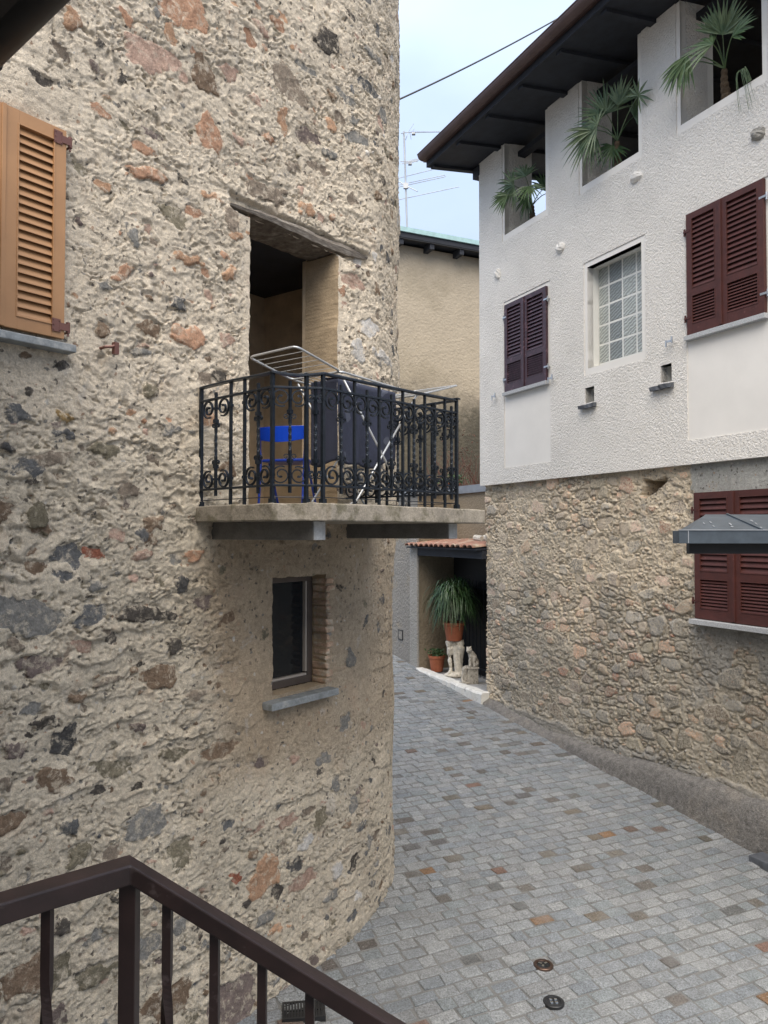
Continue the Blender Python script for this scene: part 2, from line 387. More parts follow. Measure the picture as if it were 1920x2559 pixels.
# navy towel with a faint printed motif
mt, t, b = newmat('navy_towel'); v = coords(t)
k = rmap(t, noise(t, 5.2, 2, .5, v, .6), .60, .615, 0, .55, True)
t.links.new(scalec(t, mixc(t, k, (.026, .032, .058), (.11, .125, .17)), rmap(t, noise(t, 60, 3, .6, v), .3, .7, .85, 1.15)), b.inputs['Base Color'])
b.inputs['Roughness'].default_value = .95; t.links.new(bump(t, noise(t, 300, 2, .6, v), .3, .002), b.inputs['Normal']); M['towel'] = mt
M['towel_dark'] = simple('dark_navy_towel', (.017, .021, .040), .95, var=.15, vs=12, bmp=.2, bs=200, bd=.002)

# ------------------------------------------------------------------ setting: ground and road
g = MB(); Sv = [-60, -6, 0, 6, 12, 18, 24, 40, 160]; Tv_ = [-120, -20, 0, 20, 140]
for s_ in Sv:
    for t_ in Tv_:
        p = d * s_ + n * t_; g.v.append((p[0], p[1], gz(p[0], p[1]) - .06))
k = len(Tv_)
for i in range(len(Sv) - 1):
    for j in range(k - 1): g.f.append((i * k + j, i * k + j + 1, (i + 1) * k + j + 1, (i + 1) * k + j))
tagit(obj('ground', g, M['ground']), kind='structure')
rd = MB()
for s_ in (2.0, 20.5):
    for t_ in (-5.5, 7.0):
        p = d * s_ + n * t_; rd.v.append((p[0], p[1], gz(p[0], p[1]) - .007))
rd.f.append((0, 1, 3, 2)); tagit(obj('road_bed', rd, M['grout']), kind='structure')

PAL = [(.203, .216, .228), (.217, .231, .241), (.232, .244, .250), (.184, .201, .216), (.248, .256, .258), (.214, .221, .225), (.195, .214, .222)]
SPC = [(.12, .10, .085), (.13, .118, .102), (.115, .110, .100), (.19, .115, .065), (.165, .105, .082), (.098, .093, .092), (.145, .124, .098), (.13, .095, .078), (.115, .117, .115), (.12, .11, .092), (.105, .101, .098), (.15, .137, .118), (.135, .122, .11), (.108, .097, .088), (.13, .12, .108), (.118, .11, .10)]
pv = MB(); pv.c = []
s_ = 2.2; row = 0
while s_ < 20.3:
    hgt = .116 + rng.uniform(-.010, .012)
    t_ = -5.4 + rng.uniform(0, .2)
    while t_ < 6.99:
        wd = rng.uniform(.125, .235)
        t1 = min(t_ + wd, 6.995)
        pc = d * (s_ + hgt / 2) + n * ((t_ + t1) / 2)
        inside = (m @ pc < WT - .25) and (e @ pc < Q0 - .3)
        cc = m * (WT - RT) + e * Q0
        if e @ pc >= Q0 - .3 and np.linalg.norm((pc - cc)[:2]) < RT - .3: inside = True
        if not inside and t1 - t_ > .05 and pc[1] > 2.0:
            sp = rng.random() < .075
            col = rng.choice(SPC) if sp else rng.choice(PAL)
            f = rng.uniform(.95, 1.06); col = tuple(c_ * f for c_ in col)
            gp = rng.uniform(.004, .011)
            P = []
            for (a, bb) in ((s_, t_), (s_ + hgt, t_), (s_ + hgt, t1), (s_, t1)):
                P.append([a + rng.uniform(-.008, .008), bb + rng.uniform(-.010, .010)])
            cx = sum(p[0] for p in P) / 4; cy = sum(p[1] for p in P) / 4
            wob = math.sin(cy * 1.7 + s_ * .3) * .012
            dz = rng.uniform(-.005, .005); tx = rng.uniform(-.03, .03); ty = rng.uniform(-.03, .03)
            V = []
            for (ins, z_) in ((gp, -.045), (gp, -.0045), (gp + .008, 0.0)):
                for (a, bb) in P:
                    la = a + (cx - a) * ins / .064; lb = bb + (cy - bb) * ins / .10
                    p = d * (la + wob) + n * lb
                    V.append((p[0], p[1], gz(p[0], p[1]) + z_ + (dz + tx * (la - cx) + ty * (lb - cy) if z_ > -.02 else 0)))
            pv.add(V, [(0, 1, 5, 4), (1, 2, 6, 5), (2, 3, 7, 6), (3, 0, 4, 7), (4, 5, 9, 8), (5, 6, 10, 9), (6, 7, 11, 10), (7, 4, 8, 11), (8, 9, 10, 11)])
            pv.c += [col] * 12
        t_ = t1
    s_ += hgt
tagit(obj('cobbled_road', pv, M['setts'], fix=False), kind='structure')

# ------------------------------------------------------------------ rough stone walls (real relief)
CN = {'s': (.50, .30, .20), 'p': (.49, .345, .275), 'o': (.50, .315, .205), 'O': (.42, .17, .085), 'b': (.235, .17, .12), 'd': (.10, .09, .08), 'g': (.25, .245, .23), 'l': (.225, .20, .145), 'm': (.205, .165, .15), 'u': (.145, .148, .15),
      'w': (.62, .60, .57), 'r': (.32, .13, .085), 'k': (.095, .093, .092), 't': (.265, .22, .175), 'c': (.36, .25, .12)}
def stamp(sdA, idA, qs, zs, st, i):
    q, z, rq, rz, ang, pw, hs = st
    Rm = max(rq, rz) * 1.5 + .05
    a0, a1 = np.searchsorted(qs, [q - Rm, q + Rm]); b0, b1 = np.searchsorted(zs, [z - Rm, z + Rm])
    if a1 <= a0 or b1 <= b0: return
    X, Y = np.meshgrid(qs[a0:a1] - q, zs[b0:b1] - z)
    ca, sa = math.cos(ang), math.sin(ang)
    x = (X * ca + Y * sa) / rq; y = (-X * sa + Y * ca) / rz
    r = (np.abs(x) ** pw + np.abs(y) ** pw) ** (1 / pw)
    th = np.arctan2(y, x)
    lump = 1 + .13 * np.sin(2 * th + hs) + .10 * np.sin(3 * th + hs * 2.7) + .07 * np.sin(5 * th + hs * 5.1)
    s = (r / lump - 1) * min(rq, rz)
    sub = sdA[b0:b1, a0:a1]; ids = idA[b0:b1, a0:a1]; k = s < sub
    sub[k] = s[k]; ids[k] = i
def grid_mesh(name, P, keep, mat, attrs, parent):
    nz_, nq_ = P.shape[:2]
    idx = np.arange(nz_ * nq_).reshape(nz_, nq_)
    quads = np.stack([idx[:-1, :-1], idx[:-1, 1:], idx[1:, 1:], idx[1:, :-1]], -1)[keep]
    V = (P.reshape(-1, 3) - ROOT[parent]).astype(np.float32)
    used = np.zeros(len(V), bool); used[quads.ravel()] = True
    remap = np.cumsum(used) - 1
    V = V[used]; Q_ = remap[quads].astype(np.int32); nf = len(Q_)
    me = bpy.data.meshes.new(name)
    me.vertices.add(len(V)); me.vertices.foreach_set('co', V.ravel())
    me.loops.add(nf * 4); me.loops.foreach_set('vertex_index', Q_.ravel())
    me.polygons.add(nf); me.polygons.foreach_set('loop_start', np.arange(0, nf * 4, 4, dtype=np.int32))
    me.update(calc_edges=True); me.polygons.foreach_set('use_smooth', np.ones(nf, bool))
    for k_, a in attrs.items():
        if a.ndim == 2:
            at = me.attributes.new(k_, 'FLOAT', 'POINT'); at.data.foreach_set('value', a.reshape(-1)[used].astype(np.float32))
        else:
            at = me.attributes.new(k_, 'FLOAT_COLOR', 'POINT'); c4 = np.ones((used.sum(), 4), np.float32); c4[:, :3] = a.reshape(-1, 3)[used]; at.data.foreach_set('color', c4.ravel())
    me.materials.append(mat); me.validate()
    o = bpy.data.objects.new(name, me); COL.objects.link(o); o.parent = parent; ROOT[o] = ROOT[parent]; return o
def Tvec(q, h, z):
    out_ = np.empty(q.shape + (3,))
    fl = q <= Q0
    ph = np.where(fl, 0, (q - Q0) / RT); rad = RT + h
    c = m * (WT - RT) + e * Q0
    for i in range(2):
        flat = e[i] * q + m[i] * (WT + h); arc = c[i] + (m[i] * np.cos(ph) + e[i] * np.sin(ph)) * rad
        out_[..., i] = np.where(fl, flat, arc)
    out_[..., 2] = z; return out_
# ------------------------------------------------------------------ the round-cornered stone house on the left
TOWER = thing('stone_house', 'old rubble stone house with a rounded corner, wrought iron balcony side', 'house', T(4.2, 0, 0))
KEY = [(3.2,6.87,0.189,0.118,'s'),(2.94,6.43,0.208,0.107,'p'),(3.38,6.51,0.112,0.115,'b'),(2.41,6.37,0.063,0.054,'o'),(3.1,6.64,0.051,0.067,'o'),(3.59,6.64,0.106,0.053,'p'),(4.19,6.83,0.192,0.122,'t'),(4.62,7.39,0.159,0.096,'d'),(4.37,7.06,0.117,0.044,'g'),(3.43,6.14,0.109,0.122,'s'),(4.12,6.53,0.064,0.085,'o'),(4.44,6.54,0.162,0.052,'m'),(4.68,6.73,0.104,0.046,'o'),(2.87,5.8,0.074,0.041,'s'),(2.92,5.66,0.151,0.041,'s'),(2.61,5.46,0.068,0.033,'o'),(3.43,5.7,0.089,0.038,'o'),(3.12,5.46,0.11,0.061,'l'),(3.98,5.92,0.199,0.076,'t'),(4.4,5.95,0.08,0.051,'o'),(3.81,6.56,0.082,0.041,'p'),(3.2,5.2,0.15,0.04,'o'),(2.75,4.99,0.077,0.034,'s'),(3.61,5.21,0.051,0.046,'o'),(2.64,4.86,0.068,0.033,'g'),(3.17,4.9,0.052,0.055,'u'),(3.26,4.7,0.129,0.077,'s'),(2.95,4.68,0.09,0.053,'b'),(2.63,4.61,0.055,0.05,'b'),(2.92,4.53,0.075,0.026,'g'),(2.8,5.23,0.039,0.063,'g'),(3.61,5.6,0.076,0.082,'t'),(2.12,4.04,0.071,0.045,'u'),(2.38,4.06,0.068,0.032,'c'),(2.41,3.95,0.074,0.032,'u'),(2.06,3.86,0.05,0.03,'k'),(2.34,3.82,0.111,0.037,'t'),(2.65,3.9,0.111,0.033,'l'),(2.24,3.48,0.069,0.082,'l'),(2.26,3.43,0.059,0.041,'b'),(2.04,3.5,0.064,0.069,'b'),(2.42,3.27,0.085,0.058,'u'),(2.58,3.27,0.072,0.033,'r'),(2.22,3.22,0.047,0.033,'b'),(3.29,3.25,0.092,0.061,'s'),(3.16,3.23,0.051,0.048,'g'),(2.6,3.09,0.067,0.038,'g'),(3.21,3.06,0.048,0.051,'k'),(2.18,2.94,0.202,0.105,'g'),(2.59,2.92,0.138,0.054,'u'),(2.92,2.9,0.196,0.049,'d'),(2.26,2.67,0.085,0.061,'m'),(3.06,2.49,0.106,0.082,'b'),(2.47,2.45,0.052,0.037,'b'),(2.42,2.22,0.107,0.073,'k'),(2.15,2.23,0.066,0.047,'m'),(2.88,2.21,0.06,0.037,'m'),(3.16,1.97,0.116,0.05,'l'),(3.52,1.93,0.138,0.05,'b'),(2.35,2.02,0.11,0.072,'b'),(2.7,2,0.162,0.041,'l'),(2.88,1.84,0.073,0.034,'d'),(4.97,2.36,0.08,0.084,'g'),(2.97,1.59,0.156,0.091,'g'),(3.22,1.34,0.081,0.101,'l'),(2.5,1.56,0.098,0.053,'l'),(2.47,1.72,0.08,0.037,'u'),(2.11,1.86,0.075,0.044,'b'),(3.95,0.94,0.174,0.138,'o'),(4.3,0.89,0.091,0.052,'k'),(3.87,1.29,0.09,0.046,'p'),(4.41,1.03,0.089,0.063,'w'),(4.18,1.26,0.108,0.048,'p'),(4.37,0.75,0.155,0.07,'p'),(4.1,0.76,0.072,0.047,'d'),(3.96,0.63,0.124,0.046,'g'),(4.09,0.51,0.114,0.04,'o'),(2.22,1,0.117,0.111,'b'),(2.37,0.95,0.088,0.097,'l'),(2.61,1.05,0.054,0.04,'g'),(2.97,0.85,0.085,0.071,'g'),(2.61,0.84,0.12,0.053,'l'),(3.12,0.46,0.163,0.121,'b'),(3.64,0.18,0.229,0.15,'m'),(2.41,1.18,0.039,0.057,'d'),(2.38,0.71,0.066,0.061,'m'),(3.2,0.88,0.059,0.059,'g'),(3.68,1.02,0.051,0.032,'r'),(5.17,5.16,0.132,0.081,'w'),(5.01,4.94,0.084,0.087,'w'),(5.38,4.96,0.191,0.05,'w'),(4.95,5.51,0.16,0.063,'p'),(5.26,7.61,0.128,0.042,'g'),(5.17,7.28,0.15,0.049,'u'),(4.89,7.04,0.101,0.047,'g'),(5.02,6.76,0.142,0.048,'g'),(5.47,7.18,0.096,0.06,'g'),(4.68,6.5,0.103,0.046,'g'),(4.22,6.21,0.091,0.043,'t'),(4.54,6.33,0.111,0.052,'t'),(3.88,7.11,0.093,0.041,'p'),(3.78,6.96,0.054,0.054,'s'),(2.33,6.15,0.056,0.043,'t'),(2.58,6.33,0.037,0.045,'d'),(2.22,5.94,0.054,0.031,'d'),(2.74,5.9,0.045,0.034,'l'),(2.96,5.92,0.07,0.024,'m'),(2.75,6.18,0.039,0.046,'d'),(3.64,5.49,0.069,0.033,'o'),(3.44,5.01,0.04,0.044,'p'),(2.35,4.35,0.056,0.026,'d'),(2.97,4.3,0.076,0.035,'l'),(3.16,4.07,0.095,0.036,'g'),(2.17,3.76,0.078,0.035,'u'),(2.81,3.66,0.098,0.04,'t'),(2.98,3.46,0.083,0.041,'b'),(2.72,3.4,0.057,0.039,'p'),(3.39,2.94,0.118,0.043,'m'),(3.17,2.69,0.066,0.048,'d'),(2.7,2.52,0.075,0.033,'t'),(2.19,2.45,0.104,0.035,'g'),(2.29,2.35,0.081,0.031,'d'),(3.32,2.34,0.084,0.036,'t'),(3.91,1.74,0.091,0.04,'m'),(4.61,1.61,0.099,0.051,'g'),(4.56,1.16,0.076,0.079,'l'),(4.87,1.85,0.061,0.075,'g'),(5,1.14,0.068,0.069,'g'),(5.03,0.67,0.07,0.061,'d'),(4.78,0.68,0.069,0.059,'w'),(4.7,0.51,0.079,0.051,'g'),(5.27,0.74,0.054,0.063,'g'),(4.29,1.69,0.081,0.042,'p')]
DOOR = (3.795, 4.775, 3.50, 5.70); WIN = (4.04, 4.64, 2.20, 3.07)
def build_tower():
    dq = .0082
    qs = np.arange(0.95, 6.95, dq); zs = np.arange(-.22, 9.12, dq)
    Q, Z = np.meshgrid(qs, zs)
    sdA = np.full(Q.shape, .6, np.float32); idA = np.zeros(Q.shape, np.int32)
    r = random.Random(5); cols = [(.3, .3, .3)]; prot = [0.0]; k = 0
    hand = []
    for (q, z, rq, rz, c) in KEY:
        f = r.uniform(.85, 1.15); k += 1
        stamp(sdA, idA, qs, zs, (q, z, rq, rz, r.uniform(-.15, .2), r.uniform(2.0, 2.9), r.uniform(0, 6)), k)
        cols.append(tuple(x * f for x in CN[c])); prot.append(r.choice([-.010, -.004, .006, .012]))
    # many small stones and chips between the large ones
    for _ in range(2600):
        q = r.uniform(1.0, 6.9); z = r.uniform(-.1, 8.7)
        sm = z > 1.5 and z < 3.42 and q > 3.55
        if sm and r.random() < .8: continue
        if q < 2.9 and 4.2 < z < 6.4 and r.random() < .7: continue
        iz = int((z + .22) / dq); iq = int((q - 0.95) / dq)
        big = r.random() < .20 or (q > 4.9 and r.random() < .4)
        rq = r.uniform(.03, .070) if big else r.uniform(.008, .028); rz = rq * r.uniform(.45, .9)
        if sdA[min(iz, sdA.shape[0] - 1), min(iq, sdA.shape[1] - 1)] < rq * .8: continue
        if q > 4.9: c = r.choice('gguumdltbpw')
        elif z > 4: c = r.choice('dtgtlbossspmopp')
        else: c = r.choice('dtgulltmbbpgt')
        f = r.uniform(.8, 1.25); k += 1
        stamp(sdA, idA, qs, zs, (q, z, rq, rz, r.uniform(-.5, .5), r.uniform(1.7, 2.6), r.uniform(0, 6)), k)
        cols.append(tuple(x * f for x in CN[c])); prot.append(r.uniform(-.012, .012))
    cols = np.array(cols, np.float32); prot = np.array(prot, np.float32)
    sdA = sdA + ((fbm(Q * 13, Z * 16, 700, 4, .6) - .46) * .075).astype(np.float32)      # ragged, half buried outlines
    wq = Q + (fbm(Q * 5, Z * 5, 40, 3) - .5) * .16; wz = Z + (fbm(Q * 5, Z * 5, 50, 3) - .5) * .12
    amp = np.ones_like(Q)
    smooth = sstep(Q, 3.3, 3.8) * sstep(Z, 1.3, 1.9) * (1 - sstep(Z, 3.35, 3.6)) * (1 - .5 * sstep(Q, 5.2, 5.8))
    amp -= .62 * smooth
    amp -= .45 * (1 - sstep(Q, 2.3, 2.9)) * sstep(Z, 4.1, 4.6) * (1 - sstep(Z, 5.9, 6.5))
    und = (fbm(Q * 1.1, Z * 1.1, 3, 3) - .5) * .07
    rough = (fbm(wq * 8, wz * 12, 7, 4, .5) - .5) * .022 + (fbm(wq * 38, wz * 52, 21, 3, .7) - .5) * .017
    sw = fbm(wq * 3.4, wz * 6.2, 500, 5, .58) * 7.0; rough += ((sw - np.floor(sw)) - .5) * .012 * sstep(fbm(Q * 2.3, Z * 2.3, 520, 3), .36, .56)
    sw = fbm(wq * 7 + 5, wz * 11, 540, 4, .6) * 5.0; rough += ((sw - np.floor(sw)) - .5) * .007 * sstep(fbm(Q * 3.3, Z * 3.3, 560, 3), .40, .58)
    cre = np.abs(2 * fbm(wq * 4.2, wz * 7.5, 70, 4, .55) - 1); msk = sstep(fbm(Q * 3.1, Z * 3.1, 90, 3), .44, .58)
    crease = -np.exp(-(cre / .020) ** 2) * .026 * msk
    cre2 = np.abs(2 * fbm(wq * 8.5 + 3, wz * 14, 170, 3, .55) - 1); msk2 = sstep(fbm(Q * 4.1, Z * 4.1, 190, 3), .42, .58)
    crease += -np.exp(-(cre2 / .030) ** 2) * .017 * msk2
    pits = -sstep(vnoise(Q * 30, Z * 34, 33) * vnoise(Q * 11, Z * 12, 34), .50, .72) * .020
    lg = Z * 5.2 + 2.6 * fbm(Q * 1.3, Z * 1.6, 720, 4, .55) + .5 * fbm(Q * 6, Z * 6, 730, 3); lf_ = lg - np.floor(lg)
    ledge = (np.where(lf_ < .12, lf_ / .12, 1 - (lf_ - .12) / .88) - .5) * .026 * sstep(fbm(Q * 1.9, Z * 3.0, 740, 4), .42, .60) * (1 - .45 * sstep(Z, 3.6, 4.4))
    rough = rough + ledge
    inside = 1 - sstep(sdA, -.004, .010)
    p_ = prot[idA]
    mort = (rough * .80 + crease + pits) * amp
    stn = p_ * np.minimum(1, np.maximum(-sdA, 0) / .02 + .3) + (fbm(wq * 11, wz * 11, 61, 5, .6) - .5) * .022 * np.minimum(1, amp + .2)
    groove = -np.exp(-((sdA - .004) / .007) ** 2) * .014 * sstep(fbm(Q * 7, Z * 7, 99, 3), .40, .58)
    hh = und + mort * (1 - inside) + stn * inside + groove
    hh += .055 * sstep(Z, 3.2, 4.4) * sstep(Q, 4.6, 5.4) - .0 * Q                       # upper storey leans out a little
    hh += .05 * (1 - sstep(Z, .0, .7)) * (1 - sstep(Q, 4.5, 5.4))                        # slight batter at the foot
    for (a0, a1, b0, b1) in (DOOR, WIN):                                             # plaster is thinner round the openings
        near = (1 - sstep(np.maximum(np.maximum(a0 - Q, Q - a1), np.maximum(b0 - Z, Z - b1)), .02, .14))
        hh = hh * (1 - .7 * near)
    # lintel bed
    beam = (1 - sstep(np.abs(Z - 5.745) - .055, -.01, .02)) * (1 - sstep(np.abs(Q - 4.40) - .78, -.03, .03)); hh -= beam * .045
    dQ = (fbm(Q * 13, Z * 13, 120, 3) - .5) * .030; dZ = (fbm(Q * 13, Z * 13, 130, 3) - .5) * .030
    P = Tvec(Q + dQ, hh, Z + dZ)
    cq = Q[:-1, :-1] + dq / 2; cz = Z[:-1, :-1] + dq / 2
    keep = np.ones(cq.shape, bool)
    for (a0, a1, b0, b1) in (DOOR, WIN): keep &= ~((cq > a0) & (cq < a1) & (cz > b0) & (cz < b1))
    # mortar colour: pale above, greyer below, tan render round the small window
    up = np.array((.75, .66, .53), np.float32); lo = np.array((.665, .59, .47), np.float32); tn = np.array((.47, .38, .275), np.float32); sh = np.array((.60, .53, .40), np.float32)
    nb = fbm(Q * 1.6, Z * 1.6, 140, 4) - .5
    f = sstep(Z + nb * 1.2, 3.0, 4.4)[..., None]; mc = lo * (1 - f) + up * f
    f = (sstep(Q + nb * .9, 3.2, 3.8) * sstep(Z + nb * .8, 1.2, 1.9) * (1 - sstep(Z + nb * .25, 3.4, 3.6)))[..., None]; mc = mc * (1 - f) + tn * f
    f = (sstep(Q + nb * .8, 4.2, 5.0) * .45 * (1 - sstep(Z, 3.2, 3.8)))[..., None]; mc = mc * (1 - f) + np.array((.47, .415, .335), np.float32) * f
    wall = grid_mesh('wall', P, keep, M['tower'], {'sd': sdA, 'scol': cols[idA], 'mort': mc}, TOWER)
    # reveals grown from the ragged edges of the two holes
    def reveal(name, hole, depth, mat, sides, rough_):
        a0, a1, b0, b1 = hole
        ia, ib = np.searchsorted(qs + dq / 2, [a0, a1]); ja, jb = np.searchsorted(zs + dq / 2, [b0, b1])
        ia += 0; mb = MB(); rr = np.random.RandomState(3)
        def strip(ii, jj):
            pts = P[jj, ii]; qq = Q[jj, ii] + dQ[jj, ii]; zz = Z[jj, ii] + dZ[jj, ii]; h0 = hh[jj, ii]
            base = len(mb.v); lay = [0, .02, .05, .10, .16, .22, .29, .36]; lay = [x * depth / .36 for x in lay]
            for li, tt in enumerate(lay):
                for k2 in range(len(qq)):
                    g_ = math.exp(-tt / .06)
                    q_ = (Q[jj, ii][k2]) + (qq[k2] - Q[jj, ii][k2]) * g_ ; z_ = Z[jj, ii][k2] + (zz[k2] - Z[jj, ii][k2]) * g_
                    w_ = rough_ * rr.uniform(-.5, .5) * (li > 0)
                    mb.v.append(tuple(T(q_ + w_, h0[k2] * (1 if li == 0 else 0) - tt, z_ + w_)))
            c_ = len(qq)
            for li in range(len(lay) - 1):
                for k2 in range(c_ - 1): mb.f.append((base + li * c_ + k2, base + li * c_ + k2 + 1, base + (li + 1) * c_ + k2 + 1, base + (li + 1) * c_ + k2))
        jr = np.arange(ja, jb + 1); ir = np.arange(ia, ib + 1)
        if 'l' in sides: strip(np.full(len(jr), ia), jr)
        if 'r' in sides: strip(np.full(len(jr), ib), jr)
        if 't' in sides: strip(ir, np.full(len(ir), jb))
        if 'b' in sides: strip(ir, np.full(len(ir), ja))
        return obj(name, mb, mat, TOWER, smooth=True)
    reveal('doorway_reveal', DOOR, .36, M['tan_plaster'], 'lr', .004)
    reveal('window_reveal', WIN, .16, M['tan_plaster'], 'lrtb', .006)
build_tower()
# the rest of the house that the picture does not show closely
mb = MB()
def arcpts(h, z, qa, qb, k): return [T(qa + (qb - qa) * i / k, h, z) for i in range(k + 1)]
for (z0, z1) in ((-.3, 9.0),):
    pl = arcpts(-.01, z0, 6.93, Q0 + RT * 2.1, 14); end = T(Q0 + RT * 2.1, 0, z0); ph = 2.1
    tdir = -m * math.sin(ph) + e * math.cos(ph); pl += [end + tdir * 4.5]
    back = TF(-1.2, -7.5, z0); pl += [back, TF(-1.2, -.01, z0), TF(0.97, -.01, z0)]
    up_ = [p + ZUP * (z1 - z0) for p in pl]
    k = len(pl)
    mb.add(pl + up_, [(i, i + 1, k + i + 1, k + i) for i in range(k - 1)])
obj('side_wall', mb, M['tan_rough'], TOWER)
mb = MB(); top = [T(q, -.06, 9.09) for q in np.linspace(-1.2, Q0 + RT * 2.1, 40)] + [T(Q0 + RT * 2.1, -.06, 9.09) + tdir * 4.5, TF(-1.2, -7.5, 9.09)]
mb.prism(top, [p + ZUP * .14 for p in top]); obj('roof', mb, M['patina_roof'], TOWER)
# room behind the balcony door
mb = MB(); 
def room(F, a0, a1, b0, b1, c0, c1, skip=()):
    mbr = MB(); P_ = [F(a, b, c) for c in (c0, c1) for b in (b0, b1) for a in (a0, a1)]
    fs = {'floor': (0, 1, 3, 2), 'top': (4, 6, 7, 5), 'back': (0, 4, 5, 1), 'front': (2, 3, 7, 6), 'l': (0, 2, 6, 4), 'r': (1, 5, 7, 3)}
    mbr.add(P_, [f for k_, f in fs.items() if k_ not in skip]); return mbr
obj('room_wall', room(TF, 3.3, 5.3, -1.4, -.345, 3.48, 5.72, ('front', 'top')), M['dark_room'], TOWER, fix=False)
obj('room_ceiling', MB().box(TF, 3.2, 5.4, -2.0, -.36, 5.715, 5.80), M['dark_wood'], TOWER)
mb = MB().box(TF, 3.0, 3.795, -.40, -.355, 3.4, 5.8); mb.box(TF, 4.775, 5.4, -.40, -.355, 3.4, 5.8); obj('inner_wall', mb, M['dark_room'], TOWER)
# weathered timber lintel over the door
mb = MB(); N_ = 22; r = random.Random(3)
ring = []
for i in range(N_ + 1):
    u = i / N_; q = 3.60 + 1.58 * u
    top_ = 5.722 + .075 * min(1, u * 2.2) + .008 * math.sin(9 * u) + r.uniform(-.008, .008)
    bot_ = 5.694 + .02 * u + r.uniform(-.004, .004) + (.05 * max(0, u - .8) / .2)
    hf = .012 + .008 * math.sin(7 * u) + r.uniform(-.003, .003)
    if top_ - bot_ < .03: top_ = bot_ + .03
    for (h_, z_) in ((hf, bot_), (hf + .008, (bot_ + top_) / 2), (hf - .012, top_ - .01), (-.10, top_ + .02), (-.34, top_), (-.34, bot_)): ring.append(T(q, h_, z_))
mb.add(ring, [(i * 6 + j, i * 6 + (j + 1) % 6, (i + 1) * 6 + (j + 1) % 6, (i + 1) * 6 + j) for i in range(N_) for j in range(6)] + [tuple(range(6)), tuple(N_ * 6 + j for j in range(6))])
obj('door_lintel', mb, M['old_beam'], TOWER)
# small window under the balcony
wf = MB()
wf.box(TF, 4.045, 4.635, -.20, -.150, 2.205, 2.262); wf.box(TF, 4.045, 4.635, -.20, -.150, 3.015, 3.072)
wf.box(TF, 4.578, 4.635, -.20, -.148, 2.262, 3.015); wf.box(TF, 4.045, 4.075, -.20, -.148, 2.262, 3.015)
win = obj('window', wf, M['frame_dark'], TOWER, bevel=.004)
sf = MB(); sf.box(TF, 4.075, 4.578, -.20, -.158, 2.262, 2.280); sf.box(TF, 4.563, 4.578, -.20, -.156, 2.292, 3.015); sf.box(TF, 4.075, 4.09, -.2, -.158, 2.292, 3.015)
obj('sash', sf, M['frame_light'], win, bevel=.003)
obj('pane', MB().box(TF, 4.085, 4.56, -.192, -.186, 2.285, 3.02), M['pane'], win)
sl = MB(); sl.box(T, 3.925, 4.66, -.14, .115, 2.125, 2.178); obj('sill', sl, M['blue_sill'], win, bevel=.006)
# old brick jamb, right side of the window
bj = MB(); z_ = 2.20; r = random.Random(8)
while z_ < 3.05:
    hb = r.uniform(.040, .062); ex = r.choice([.01, .03, .075, .05, .10]) * r.uniform(.7, 1.1)
    P_ = []
    for c_ in (z_ + .004, z_ + hb - .004):
        for b_ in (-.145 + r.uniform(0, .006), .008 + r.uniform(-.006, .010)):
            for a_ in (4.632 + r.uniform(-.012, .008), 4.66 + ex): P_.append(T(a_ + r.uniform(-.004, .004), b_ + r.uniform(-.004, .004), c_ + r.uniform(-.004, .004)))
    bj.hexa(P_); z_ += hb + r.uniform(.003, .012)
obj('brick_jamb', bj, M['brick'], TOWER, bevel=.009)
# ochre shutters on the far left
def shutter_leaf(F, a0, a1, c0, c1, b0, th, stile, rails, nl, mat, parent, lab=None):
    """louvred leaf: stiles, rails (list of z bands) and slats in the fields between them"""
    mb = MB()
    mb.box(F, a0, a0 + stile, b0, b0 + th, c0, c1); mb.box(F, a1 - stile, a1, b0, b0 + th, c0, c1)
    for (r0, r1) in rails: mb.box(F, a0 + stile, a1 - stile, b0 + .001, b0 + th - .001, r0, r1)
    rs = sorted(rails)
    for (lo_, hi_), cnt in zip([(rs[i][1], rs[i + 1][0]) for i in range(len(rs) - 1)], nl):
        p = (hi_ - lo_) / cnt
        for i in range(cnt):
            z0 = lo_ + i * p
            y0, y1 = b0 + th * .88, b0 + th * .12
            A, B = a0 + stile - .004, a1 - stile + .004; z0 += rng.uniform(-.0012, .0012)
            mb.hexa([F(A, y0, z0 + .000), F(B, y0, z0 + .000), F(A, y0 - .002, z0 + .009), F(B, y0 - .002, z0 + .009), F(A, y1, z0 + p * .95), F(B, y1, z0 + p * .95), F(A, y1 + .001, z0 + p * .95 + .008), F(B, y1 + .001, z0 + p * .95 + .008)])
        mb.box(F, a0 + stile, a1 - stile, b0 + .001, b0 + .004, lo_, hi_)
        # raised moulding round the louvre field
        e_ = .007
        for (u0, u1, v0, v1) in ((a0 + stile - e_, a0 + stile, lo_ - e_, hi_ + e_), (a1 - stile, a1 - stile + e_, lo_ - e_, hi_ + e_), (a0 + stile, a1 - stile, lo_ - e_, lo_), (a0 + stile, a1 - stile, hi_, hi_ + e_)):
            mb.box(F, u0, u1, b0 + th - .002, b0 + th + .004, v0, v1)
    o = obj('shutter_leaf', mb, mat, parent, bevel=.0025)
    if lab: o['label'] = lab
    return o
win = obj('shuttered_window', MB().box(T, 1.55, 2.34, -.2, -.06, 4.48, 5.68), M['black'], TOWER)
shutter_leaf(T, 1.994, 2.338, 4.487, 5.668, .030, .034, .074, [(4.487, 4.560), (5.590, 5.668)], [22], M['ochre'], win)
shutter_leaf(T, 1.640, 1.986, 4.487, 5.668, .030, .034, .074, [(4.487, 4.560), (5.590, 5.668)], [22], M['ochre'], win)
obj('meeting_strip', MB().box(T, 1.972, 1.996, .052, .074, 4.487, 5.668), M['ochre'], win, bevel=.003)
